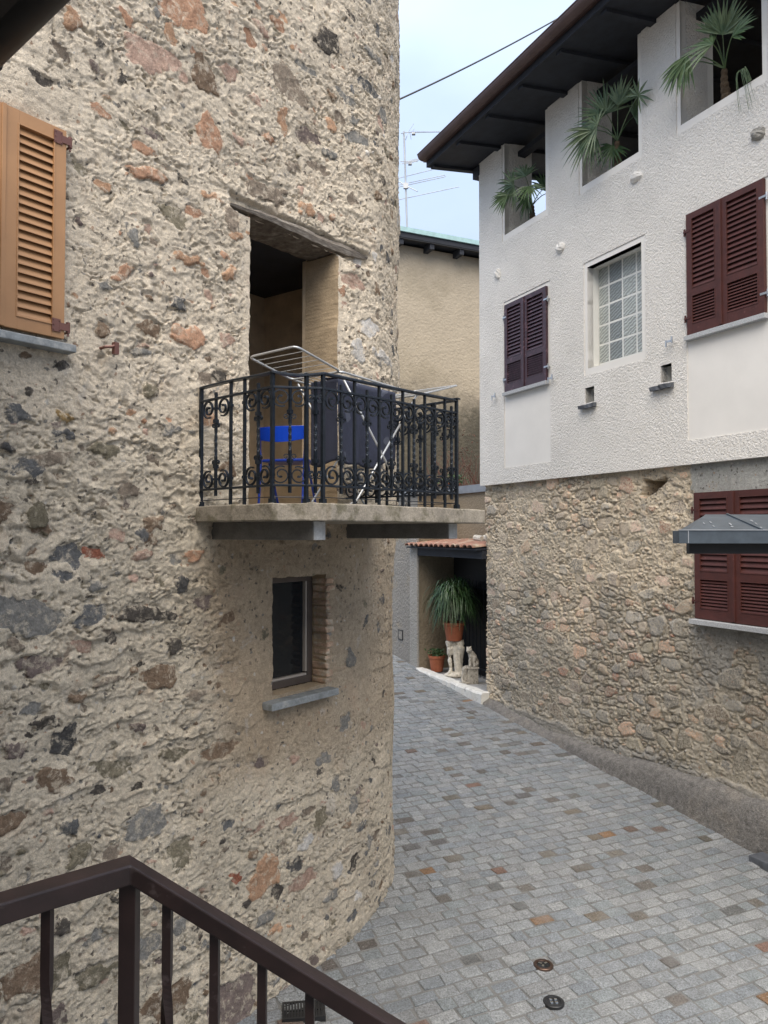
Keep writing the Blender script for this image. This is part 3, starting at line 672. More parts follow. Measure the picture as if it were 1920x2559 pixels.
for zc in (5.612, 4.555):
    hg = MB(); hg.box(T, 2.262, 2.312, .066, .071, zc - .036, zc + .036); hg.box(T, 2.305, 2.362, .064, .072, zc - .022, zc + .018); hg.tube([T(2.362, .060, zc - .030), T(2.362, .060, zc + .03)], .012, 8)
    for (u, v) in ((2.270, .027), (2.304, .027), (2.270, -.027), (2.304, -.027), (2.270, 0)): hg.ball(T(u, .072, zc + v), .004, .004, .004, 6, 4)
    hg.tube([T(2.362, .06, zc - .048), T(2.362, .06, zc - .028), T(2.362, -.03, zc - .022)], .007, 6)
    obj('hinge', hg, M['hinge'], win)
obj('sill', MB().box(T, 1.5, 2.402, -.05, .085, 4.418, 4.462), M['blue_sill'], win, bevel=.005)
hk = MB(); hk.tube([T(2.60, -.03, 4.49), T(2.60, .06, 4.495), T(2.635, .075, 4.50), T(2.66, .075, 4.515)], .009, 6); hk.box(T, 2.645, 2.675, .055, .085, 4.46, 4.53)
obj('iron_catch', hk, M['hinge'], TOWER)

# ------------------------------------------------------------------ balcony
BAL = thing('balcony', 'concrete balcony with a scrolled dark wrought iron railing below the timber lintel', 'balcony', T(4.1, .5, 3.47))
SZ0, SZ1 = 3.472, 3.577
mb = MB(); outl = [(3.33, -.25), (3.27, .4), (3.215, .82), (3.34, .96), (3.46, 1.07), (4.0, 1.12), (4.5, 1.155), (5.16, 1.15), (5.22, .6), (5.34, -.3)]
r = random.Random(4); pts = []
for i in range(len(outl) - 1):
    for k_ in range(6):
        u = k_ / 6; pts.append((outl[i][0] + (outl[i + 1][0] - outl[i][0]) * u + r.uniform(-.004, .004), outl[i][1] + (outl[i + 1][1] - outl[i][1]) * u + r.uniform(-.004, .004)))
mb.prism([TF(a, b, SZ0 + r.uniform(-.002, .002)) for a, b in pts], [TF(a, b, SZ1 + r.uniform(-.003, .003)) for a, b in pts])
obj('slab', mb, M['concrete'], BAL, bevel=.008)
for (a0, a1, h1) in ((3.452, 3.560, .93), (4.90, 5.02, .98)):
    bo = obj('support_beam', MB().box(TF, a0, a1, -.3, h1, 3.356, SZ0 + .002), M['shaded_beam_concrete'], BAL, bevel=.006)
    obj('lit_end_plate', MB().box(TF, a0 + .003, a1 - .003, h1 + .001, h1 + .008, 3.358, SZ0 - .002), M['beam_lit_tone'], bo)  # thin plate added to carry the lit tone of the end
ZT, ZM, ZB, ZF = 4.366, 4.276, 3.686, 3.577
PA, PB, PC, PD, PE = (3.348, .02), (3.262, .775), (3.48, .985), (4.78, 1.13), (4.88, .0)
seg = lambda p, q_, u: (p[0] + (q_[0] - p[0]) * u, p[1] + (q_[1] - p[1]) * u)
rail = obj('railing', MB().sweep([TF(*p, ZB) for p in (PA, PB, PC, PD, PE)], [(-.012, -.007), (.012, -.007), (.012, .007), (-.012, .007)]), M['iron'], BAL, bevel=.002)
hp = [TF(*seg(PA, PB, u), ZT + .004 * math.sin(5 * u)) for u in np.linspace(0, .97, 7)] + [TF(*seg(PB, PC, u), ZT - .016 * math.sin(PI * u)) for u in np.linspace(0, 1, 7)] + [TF(*seg(PC, PD, u), ZT - .004 * math.sin(PI * u)) for u in np.linspace(.06, .97, 7)] + [TF(*seg(PD, PE, u), ZT) for u in np.linspace(.0, 1, 5)]
obj('handrail', MB().sweep(hp, [(-.018, -.006), (.018, -.006), (.018, .004), (.010, .010), (-.010, .010), (-.018, .004)]), M['iron'], rail)
obj('upper_band', MB().sweep([TF(*p, ZM) for p in (PA, PB, PC, PD, PE)], [(-.012, -.007), (.012, -.007), (.012, .007), (-.012, .007)]), M['iron'], rail, bevel=.002)
obj('lower_wire', MB().tube([TF(p[0], p[1] + .0, ZF + .038) for p in (PA, PB, PC, PD, PE)], .0028, 5), M['iron'], rail)
SQ = [(-1, -1), (1, -1), (1, 1), (-1, 1)]
def bar(p, post=False):
    g_ = .0105 if post else .0082
    mb = MB().sweep([TF(*p, ZF - .004), TF(*p, ZT)], [(x * g_, y * g_) for x, y in SQ], up=tuple(m))
    if post: mb.sweep([TF(*p, ZF - .002), TF(*p, ZF + .03)], [(x * .017, y * .017) for x, y in SQ], up=tuple(m))
    for zc in (ZM - .062, ZB + .062): mb.sweep([TF(*p, zc - .009), TF(*p, zc + .009)], [(x * .0125, y * .0125) for x, y in SQ], up=tuple(m))
    obj('post' if post else 'baluster', mb, M['iron'], rail)
def scroll_bar(p, dirv, gl, gr, small=True):
    """twisted bar with a pair of big C-scrolls top and bottom; gl, gr are gaps to the neighbours"""
    mb = MB(); P3 = TF(*p, 0)
    zz = np.linspace(ZB - .045, ZM + .042, 60)
    tw = [max(0, min(1, (z_ - (ZB + .21)) / (ZM - ZB - .42))) * 5.5 * PI for z_ in zz]
    mb.sweep([P3 + ZUP * z_ for z_ in zz], [(x * .0078, y * .0078) for x, y in SQ], up=tuple(m), twist=tw)
    for sgn, zc in ((1, ZM - .064), (-1, ZB + .064)):
        mb.sweep([P3 + ZUP * (zc - .008), P3 + ZUP * (zc + .008)], [(x * .012, y * .012) for x, y in SQ], up=tuple(m))
        z2 = zc - sgn * .083
        mb.sweep([P3 + ZUP * (z2 - .012), P3 + ZUP * (z2 + .012)], [(x * .014, y * .014) for x, y in SQ], up=tuple(m))
        mb.sweep([P3 + ZUP * (z2 - sgn * .0), P3 + ZUP * (zc - sgn * .045)], [(x * .012, y * .010) for x, y in SQ], up=tuple(m), scale=[1, .5])
        for side, gp in ((-1, gl), (1, gr)):
            if gp <= 0: continue
            Rr = min(gp * .49, .056); cx = side * gp * .5
            pts = []
            for i in range(34):
                u = i / 33; th = R(-115) + u * R(590)
                rr = Rr if th < R(60) else Rr * (1 - .80 * (th - R(60)) / R(415))
                pts.append(P3 + dirv * (cx + side * rr * (gp * .5 / .056 if th < R(60) else 1) ** 0 * math.cos(th)) + ZUP * (zc + sgn * rr * math.sin(th)))
            mb.sweep(pts, [(-.0042, -.007), (.0042, -.007), (.0042, .007), (-.0042, .007)], up=tuple(np.cross(dirv, ZUP)), scale=[1] * 26 + [1.0 + .1 * k_ for k_ in range(8)])
            if small:
                pts = []
                for i in range(14):
                    u = i / 13; th = R(190) - u * R(400) ; rr = .017 * (1 - .6 * u)
                    pts.append(P3 + dirv * side * (.024 + rr * math.cos(th)) + ZUP * (z2 - sgn * (.026 + rr * math.sin(th) * 1.0)))
                mb.sweep([P3 + dirv * side * .006 + ZUP * z2] + pts, [(-.003, -.0055), (.003, -.0055), (.003, .0055), (-.003, .0055)], up=tuple(np.cross(dirv, ZUP)))
    obj('scroll_baluster', mb, M['iron'], rail)
def run(P_, Q_, spec):
    Pv, Qv = np.array(P_), np.array(Q_); Lr = np.linalg.norm(TF(*Q_, 0) - TF(*P_, 0)); dv = (TF(*Q_, 0) - TF(*P_, 0)) / Lr
    us = [u for u, _ in spec]
    for i, (u, ty) in enumerate(spec):
        p = seg(P_, Q_, u)
        if ty == 'P': bar(p, True)
        elif ty == 'b': bar(p)
        else:
            gl = (u - us[i - 1]) * Lr if i else 0; gr = (us[i + 1] - u) * Lr if i + 1 < len(us) else 0
            scroll_bar(p, dv, gl, gr)
run(PA, PB, [(.0, 'P'), (.225, 'S'), (.443, 'b'), (.635, 'b'), (.818, 'S'), (1, 'P')])
bar(seg(PB, PC, .669), True); bar(PC, True); bar(PD, True)
Lb = np.linalg.norm(TF(*PC, 0) - TF(*PB, 0)); dvb = (TF(*PC, 0) - TF(*PB, 0)) / Lb
scroll_bar(seg(PB, PC, .345), dvb, .345 * Lb, .33 * Lb)
scroll_bar(seg(PB, PC, .85), dvb, .15 * Lb, .15 * Lb, False)
us = [0, .116, .204, .291, .376, .467, .552, .64, .727, .811, .897, .955, 1.0]; Lf = 1.308; dvf = (TF(*PD, 0) - TF(*PC, 0)) / np.linalg.norm(TF(*PD, 0) - TF(*PC, 0))
for i in range(1, 12):
    p = seg(PC, PD, us[i])
    if i % 2: scroll_bar(p, dvf, (us[i] - us[i - 1]) * Lf, (us[i + 1] - us[i]) * Lf)
    else: bar(p)
Lr_ = np.linalg.norm(TF(*PE, 0) - TF(*PD, 0)); dvr = (TF(*PE, 0) - TF(*PD, 0)) / Lr_
for i in range(1, 10):
    p = seg(PD, PE, i / 10)
    if i % 2: scroll_bar(p, dvr, Lr_ / 10, Lr_ / 10)
    else: bar(p)
for (zc) in (ZM + .02,): obj('corner_cap', MB().box(TF, PD[0] - .022, PD[0] + .022, PD[1] - .022, PD[1] + .022, ZT + .008, ZT + .018), M['iron'], rail)

# ------------------------------------------------------------------ things standing on the balcony
CH = thing('folding_chair', 'bright blue folding chair in the balcony doorway', 'chair', TF(4.13, -.1, ZF))
CF = lambda a, b, z: TF(4.09 + .324 * a + .946 * b, -.20 + .946 * a - .324 * b, z)
bk = MB(); N_ = 9; V = []
for i in range(N_ + 1):
    u = i / N_; a_ = .37 * u; bow = -.028 * math.sin(PI * u)
    for (b_, z_) in ((.0 + bow, 4.205), (.014 + bow, 4.20), (.03 + bow, 4.112 - .022 * math.sin(PI * u)), (.012 + bow, 4.105 - .022 * math.sin(PI * u))): V.append(CF(a_, b_, z_))
bk.add(V, [(i * 4 + j, i * 4 + (j + 1) % 4, (i + 1) * 4 + (j + 1) % 4, (i + 1) * 4 + j) for i in range(N_) for j in range(4)] + [(0, 1, 2, 3), tuple(N_ * 4 + j for j in range(4))])
obj('backrest', bk, M['blue_plastic'], CH, bevel=.004)
st = MB(); o_ = ((.01, .02), (.36, .02), (.35, .29), (.29, .33), (.08, .33), (.02, .29))
st.prism([CF(a, b, 3.940) for a, b in o_], [CF(a, b, 3.962) for a, b in o_]); obj('seat', st, M['blue_dark'], CH, bevel=.008)
for a_ in (.004, .366):
    obj('back_leg', MB().tube([CF(a_, .012, 4.18), CF(a_, .015, 3.95), CF(a_, -.02, ZF)], .010, 8), M['blue_dark'], CH)
    obj('front_leg', MB().tube([CF(a_ + (.02 if a_ < .1 else -.02), .12, 3.94), CF(a_ + (.02 if a_ < .1 else -.02), .30, ZF)], .010, 8), M['blue_dark'], CH)

RK = thing('drying_rack', 'silver folding clothes drying rack with raised wings on the balcony', 'drying rack', TF(4.6, .4, ZF))
B0, B1, BZ = .14, .61, 4.505
def loop(mb, pts, r_): 
    for i in range(len(pts)): mb.tube([pts[i], pts[(i + 1) % len(pts)]], r_, 7)
def rounded(pts, rad=.045):
    o_ = []
    k_ = len(pts)
    for i in range(k_):
        p = np.array(pts[i]); a = np.array(pts[i - 1]) - p; b = np.array(pts[(i + 1) % k_]) - p
        a = a / np.linalg.norm(a); b = b / np.linalg.norm(b)
        for u in (0, .25, .5, .75, 1): o_.append(p + a * rad * (1 - u) ** 2 + b * rad * u ** 2)
    return o_
fr = MB().tube(rounded([TF(4.09, B0, 4.528), TF(5.06, B0, BZ), TF(5.06, B1, BZ), TF(4.09, B1, 4.53)]), .0085, 7, closed=True); obj('frame', fr, M['alu'], RK, smooth=True)
lw_ = obj('wing', MB().tube(rounded([TF(4.09, B0, 4.528), TF(4.09, B1, 4.53), TF(3.636, B1, 4.62), TF(3.660, B0, 4.617)], .05), .008, 7, closed=True), M['alu'], RK, smooth=True)
rw_ = obj('wing', MB().tube(rounded([TF(5.06, B0, BZ), TF(5.06, B1, BZ), TF(5.66, B1, 4.675), TF(5.66, B0, 4.675)], .05), .008, 7, closed=True), M['alu'], RK, smooth=True)
for k_ in range(1, 7):
    u = k_ / 7; h_ = B0 + (B1 - B0) * u
    obj('wire', MB().tube([TF(5.06, h_, BZ), TF(4.09, h_, 4.528)], .0024, 5), M['alu'], RK)
for k_ in range(1, 6):
    u = k_ / 6
    obj('wire', MB().tube([TF(4.09 - .44 * u, B0, 4.528 + .089 * u), TF(4.09 - .44 * u, B1, 4.53 + .089 * u)], .0024, 5), M['alu'], lw_)
    obj('wire', MB().tube([TF(5.06 + .6 * u, B0, BZ + .17 * u), TF(5.06 + .6 * u, B1, BZ + .17 * u)], .0024, 5), M['alu'], rw_)
for (a, b) in ((4.13, 4.95), (5.05, 4.26)):
    lg = MB()
    pts = [TF(a, B0 + .02, 4.50), TF(b, B0 + .02, 3.60), TF(b, B1 - .02, 3.60), TF(a, B1 - .02, 4.50)]
    lg.tube([pts[0], pts[0] + (pts[1] - pts[0]) * .96, pts[1] + (pts[2] - pts[1]) * .10, pts[1] + (pts[2] - pts[1]) * .90, pts[3] + (pts[2] - pts[3]) * .96, pts[3]], .0085, 7); obj('leg', lg, M['alu'], RK, smooth=True)
def cloth(name, fn, nu, nv, mat, label):
    mb = MB()
    for j in range(nv + 1):
        for i in range(nu + 1): mb.v.append(tuple(fn(i / nu, j / nv)))
    for j in range(nv):
        for i in range(nu):
            a = j * (nu + 1) + i; mb.f.append((a, a + 1, a + nu + 2, a + nu + 1))
    c_ = np.array(mb.v).mean(0); o = obj(name, mb, mat, None, smooth=True, origin=(c_[0], c_[1], min(v[2] for v in mb.v)))
    sdf = o.modifiers.new('thickness', 'SOLIDIFY'); sdf.thickness = .004
    return tagit(o, label, 'towel', 'towels hung on the drying rack')
def tw1(u, v):
    q = 4.16 + .70 * u; fold = (.016 * math.sin(8 * u + 1.5) + .009 * math.sin(19 * u + 2 * v)) * v + .012 * math.exp(-((u - .22 - .12 * v) / .05) ** 2) * v
    if v < .12: a = v / .12; return TF(q, .36 + .145 * a, BZ + .020 - .010 * a)
    w_ = (v - .12) / .88; return TF(q + .012 * math.sin(4 * w_) * u, .518 + fold, BZ + .008 - .018 * math.sin(PI * u) * (1 - w_) - w_ * (.555 + .07 * math.sin(3.0 * u + .3) + .012 * math.sin(13 * u)))
cloth('towel', tw1, 40, 30, M['towel'], 'larger navy towel with a faint pale motif, hanging along the rack front')
def tw2(u, v):
    h_ = .300 + .245 * u; return TF(4.125 + .010 * math.sin(8 * u) * v, h_, 4.492 - v * (.60 + .02 * math.sin(5 * u)))
cloth('towel', tw2, 24, 26, M['towel_dark'], 'plain darker towel folded over the left end of the drying rack')
# ------------------------------------------------------------------ the white house on the right
HOUSE = thing('white_house', 'white roughcast house on a rubble ground floor, dark red shutters, deep brown eaves', 'house', H(7, 0, 0))
S0, S1 = 2.0, 11.17
OPS = [(9.316, 10.41, 8.25, 9.76), (7.386, 8.48, 8.25, 9.76), (5.57, 6.69, 8.25, 9.76), (3.75, 4.87, 8.25, 9.76)]
GB = (7.355, 8.39, 5.67, 7.08); V1 = (8.25, 8.44, 5.195, 5.405); V2 = (6.86, 7.04, 5.225, 5.44)
HOLES = OPS + [GB, V1, V2]
SM = [(9.21, 10.43, 4.45, 7.15), (5.36, 6.625, 4.48, 7.14), (7.28, 8.455, 5.575, 7.155)] + [(a - .075, b + .06, c - .10, 9.76) for (a, b, c, _) in OPS]
def facade():
    ss = sorted({S0, S1} | {x for h in HOLES + SM for x in h[:2]}); zs_ = sorted({4.2, 9.76} | {x for h in HOLES + SM for x in h[2:]})
    ns, nz_ = len(ss) - 1, len(zs_) - 1
    def cls(i, j):
        if i < 0 or j < 0 or i >= ns or j >= nz_: return 'o'
        cs, cz = (ss[i] + ss[i + 1]) / 2, (zs_[j] + zs_[j + 1]) / 2
        if any(h[0] < cs < h[1] and h[2] < cz < h[3] for h in HOLES): return 'h'
        if any(h[0] < cs < h[1] and h[2] < cz < h[3] for h in SM): return 's'
        return 'r'
    rg, sm = MB(), [MB() for _ in SM]
    for i in range(ns):
        for j in range(nz_):
            c = cls(i, j)
            if c in 'ho': continue
            cs, cz = (ss[i] + ss[i + 1]) / 2, (zs_[j] + zs_[j + 1]) / 2
            mb, hh = (rg, .012) if c == 'r' else (sm[[k for k, h in enumerate(SM) if h[0] < cs < h[1] and h[2] < cz < h[3]][0]], 0.0)
            a0, a1, z0, z1 = ss[i], ss[i + 1], zs_[j], zs_[j + 1]
            mb.add([H(a0, hh, z0), H(a1, hh, z0), H(a1, hh, z1), H(a0, hh, z1)], [(0, 1, 2, 3)])
            for (di, dj, p, q_) in ((-1, 0, (a0, z0), (a0, z1)), (1, 0, (a1, z0), (a1, z1)), (0, -1, (a0, z0), (a1, z0)), (0, 1, (a0, z1), (a1, z1))):
                k = cls(i + di, j + dj)
                if k != c and not (c == 's' and k == 'r'):
                    dp = -.03 if (c == 'r' and k == 's') else -.10
                    mb.add([H(p[0], hh, p[1]), H(q_[0], hh, q_[1]), H(q_[0], dp, q_[1]), H(p[0], dp, p[1])], [(0, 1, 2, 3)])
    return rg, sm
rg, sm = facade()
obj('upper_wall', rg, M['white_rough'], HOUSE, fix=False); [obj('smooth_render', x, M['smooth'], HOUSE, fix=False) for x in sm]
# gallery reveals: smooth edge strips with rough plaster between
for (a0, a1, z0, z1) in OPS:
    for a, sg in ((a0, 1), (a1, -1)):
        for mt_, nm, h0, h1, o_ in (('white_in', 'opening_edge', 0, -.09, 0), ('white_rough', 'pillar_side', -.09, -.44, .006), ('white_in', 'opening_edge', -.44, -.54, 0)):
            obj(nm, MB().add([H(a + o_ * sg, h0, z0), H(a + o_ * sg, h1, z0), H(a + o_ * sg, h1, z1 + .1), H(a + o_ * sg, h0, z1 + .1)], [(0, 1, 2, 3)]), M[mt_], HOUSE, fix=False)
    obj('parapet_top', MB().add([H(a0, 0, z0), H(a1, 0, z0), H(a1, -.54, z0), H(a0, -.54, z0)], [(0, 1, 2, 3)]), M['white_in'], HOUSE, fix=False)
# inner faces of pillars and parapet, end wall, body of the house
ib = MB()
xs = [S0] + [x for op in reversed(OPS) for x in op[:2]] + [S1]
for i in range(0, len(xs), 2): ib.box(H, xs[i] + .012, xs[i + 1] - .012, -.535, -.5, 8.0, 9.86)
ib.box(H, S0, S1, -.535, -.50, 7.4, 8.248)
ib.box(H, S1 - .02, S1, -.54, -.0, 4.21, 9.80)                                  # return of the corner
ib.box(H, S1 - .30, S1 - .002, -3.5, -.54, 7.4, 8.25); ib.box(H, S1 - .30, S1 - .002, -3.5, -3.05, 8.25, 10.1)
obj('gallery_wall', ib, M['white_rough'], HOUSE)
core = MB(); core.box(H, S0, S1 - .03, -7.0, -.60, -.5, 7.55); core.box(H, S0, S1 - .03, -7.0, -3.5, 7.4, 10.15); core.box(H, S0, S0 + .3, -.6, -.02, -.5, 9.8)
obj('inner_wall', core, M['dark_room'], HOUSE)
# roof with brown gutter
zr = lambda h: 9.765 - .115 * h
rf = MB(); P_ = [(2.0, .86), (11.50, .86), (11.50, -7.6), (2.0, -7.6)]
rf.prism([H(a, b, zr(b)) for a, b in P_], [H(a, b, zr(b) + .10) for a, b in P_]); roof = obj('roof', rf, M['dark_wood'], HOUSE)
cv = MB(); P_ = [(1.95, .90), (11.54, .90), (11.54, -7.7), (1.95, -7.7)]; cv.prism([H(a, b, zr(b) + .105) for a, b in P_], [H(a, b, zr(b) + .17) for a, b in P_]); obj('roof_covering', cv, M['gutter_brown'], roof)
for i in range(11):
    s_ = 11.40 - i * .86
    obj('rafter', MB().hexa([H(s_ - .05, .80, zr(.80) - .045), H(s_ + .05, .80, zr(.80) - .045), H(s_ - .05, -3.4, zr(-3.4) - .08), H(s_ + .05, -3.4, zr(-3.4) - .08), H(s_ - .05, .80, zr(.80) + .002), H(s_ + .05, .80, zr(.80) + .002), H(s_ - .05, -3.4, zr(-3.4) + .002), H(s_ + .05, -3.4, zr(-3.4) + .002)]), M['dark_wood'], roof)
obj('purlin', MB().box(H, 2.0, 11.42, -.40, -.26, zr(-.3) - .20, zr(-.3) - .118), M['dark_wood'], roof)
obj('wall_plate', MB().box(H, 11.15, 11.36, -.14, .02, 9.56, 9.735), M['dark_wood'], roof)
gt = MB(); sec = [(math.cos(a) * .095, math.sin(a) * .095) for a in np.linspace(PI, 2 * PI, 11)] + [(math.cos(a) * .086, math.sin(a) * .086) for a in np.linspace(2 * PI, PI, 11)]
gt.sweep([H(11.49, .945, 9.845), H(2.0, .945, 9.845)], sec); gt.tube([H(11.49, 1.038, 9.847), H(2.0, 1.038, 9.847)], .011, 7)
gt.add([H(11.488, .945 + math.cos(a) * .092, 9.845 + math.sin(a) * .092) for a in np.linspace(PI, 2 * PI, 12)], [tuple(range(12))])
gut = obj('gutter', gt, M['gutter_brown'], roof)
# glass block window
obj('window_reveal', room(H, *GB[:2], -.20, -.001, *GB[2:], ('front', 'back')), M['white_in'], HOUSE, fix=False)
gbw = obj('glass_block_window', MB().box(H, GB[0] - .02, GB[1] + .02, -.30, -.203, GB[2] - .02, GB[3] + .02), M['joint'], HOUSE)
edges = [8.395, 8.184, 7.920, 7.658, 7.395]; pz = .267
for i in range(4):
    for j in range(5):
        z0 = 5.742 + j * pz
        a0, a1 = edges[i + 1] + .013, edges[i] - .013
        obj('glass_block', MB().box(H, a0, a1, -.24, -.199, z0 + .013, z0 + pz - .013 if j < 4 else 7.075), M['gb_dark'] if i == 1 else M['gb_pale'], gbw, bevel=.006)
# shuttered windows
def shutters(a0, a1, z0, z1, mid, mat, h0, nl, sill_mat, hook=True):
    win = obj('shuttered_window', MB().box(H, a0 + .03, a1 - .03, -.12, -.04, z0 + .02, z1 - .02), M['black'], HOUSE)
    for (u0, u1) in ((mid + .004, a1), (a0, mid - .004)):
        rz = z0 + (z1 - z0) * .345
        shutter_leaf(H, u0, u1, z0, z1, h0, .042, .082, [(z0, z0 + .125), (rz - .05, rz + .05), (z1 - .075, z1)], nl, mat, win)
    obj('meeting_strip', MB().box(H, mid - .018, mid + .018, h0 + .040, h0 + .058, z0 + .01, z1 - .01), mat, win, bevel=.003)
    obj('sill', MB().box(H, a0 - .02, a1 + .03, -.05, .075, z0 - .064, z0 - .008), sill_mat, win, bevel=.004)
    for a, sg in ((a1, 1), (a0, -1)):
        for zc in (z0 + .20, z1 - .20):
            hg = MB(); hg.box(H, min(a - .05 * sg, a + .04 * sg), max(a - .05 * sg, a + .04 * sg), h0 + .030, h0 + .047, zc - .012, zc + .012); hg.tube([H(a + .035 * sg, h0 + .03, zc - .04), H(a + .035 * sg, h0 + .03, zc + .04)], .012, 7); hg.box(H, a + .03 * sg - .008, a + .03 * sg + .008, -.01, h0 + .03, zc - .01, zc + .01)
            obj('hinge', hg, M['steel'] if mat is not M['oxblood'] or sg < 0 else M['oxblood'], win)
shutters(9.27, 10.365, 5.668, 7.078, 9.832, M['violet_shutter'], .006, [9, 14], M['granite_sill'])
shutters(5.545, 6.583, 5.702, 7.122, 6.098, M['oxblood'], .006, [9, 14], M['granite_sill'])
shutters(5.44, 6.552, 2.420, 3.865, 6.008, M['oxblood'], -.035, [9, 13], M['granite_sill'])
# shutter stays on the wall
for (s_, z_) in ((9.141, 5.671), (6.842, 5.691), (10.655, 5.647)):
    st = MB(); st.tube([H(s_, -.01, z_), H(s_, .07, z_)], .007, 6); st.box(H, s_ - .055, s_ + .055, .062, .072, z_ - .012, z_ + .012); st.box(H, s_ - .055, s_ - .037, .06, .078, z_ - .03, z_ + .05); st.box(H, s_ + .037, s_ + .055, .06, .078, z_ - .06, z_ + .02)
    obj('shutter_stay', st, M['steel'], HOUSE, bevel=.002)
# two little vents with slate ledges
for (V_, ls0, ls1, lz0, lz1) in ((V1, 8.205, 8.52, 5.108, 5.192), (V2, 6.825, 7.165, 5.135, 5.222)):
    vt = obj('wall_vent', room(H, V_[0], V_[1], -.26, -.001, V_[2], V_[3], ('front',)), M['white_in'], HOUSE, fix=False)
    lg = MB(); r = random.Random(int(ls0 * 100)); N_ = 8; V = []
    for i in range(N_ + 1):
        a = ls0 + (ls1 - ls0) * i / N_
        for (h_, z_) in ((-.1, lz0 + .02), (.075 + r.uniform(-.01, .01), lz0 + r.uniform(0, .012)), (.080 + r.uniform(-.01, .01), lz1 - .03 + r.uniform(-.006, .006)), (-.1, lz1)): V.append(H(a, h_, z_))
    lg.add(V, [(i * 4 + j, i * 4 + (j + 1) % 4, (i + 1) * 4 + (j + 1) % 4, (i + 1) * 4 + j) for i in range(N_) for j in range(4)] + [(0, 1, 2, 3), tuple(N_ * 4 + j for j in range(4))])
    obj('ledge', lg, M['slate'], vt)
# stones left proud of the render
for (s_, z_, rs, rz, mt_) in ((8.95, 7.545, .10, .075, 'smooth'), (10.59, 7.665, .075, .09, 'smooth'), (7.41, 7.93, .11, .065, 'smooth'), (5.62, 7.63, .095, .07, 'pale_rough')):
    b = MB(); ax = (d, -n, ZUP); r = random.Random(int(s_ * 10))
    b.ball(H(s_, .0, z_), rs, .075, rz, 12, 8, .0, ax); b.v = [tuple(np.array(v) + np.array([r.uniform(-.012, .012) for _ in range(3)])) for v in b.v]
    obj('projecting_stone', b, M[mt_], HOUSE)
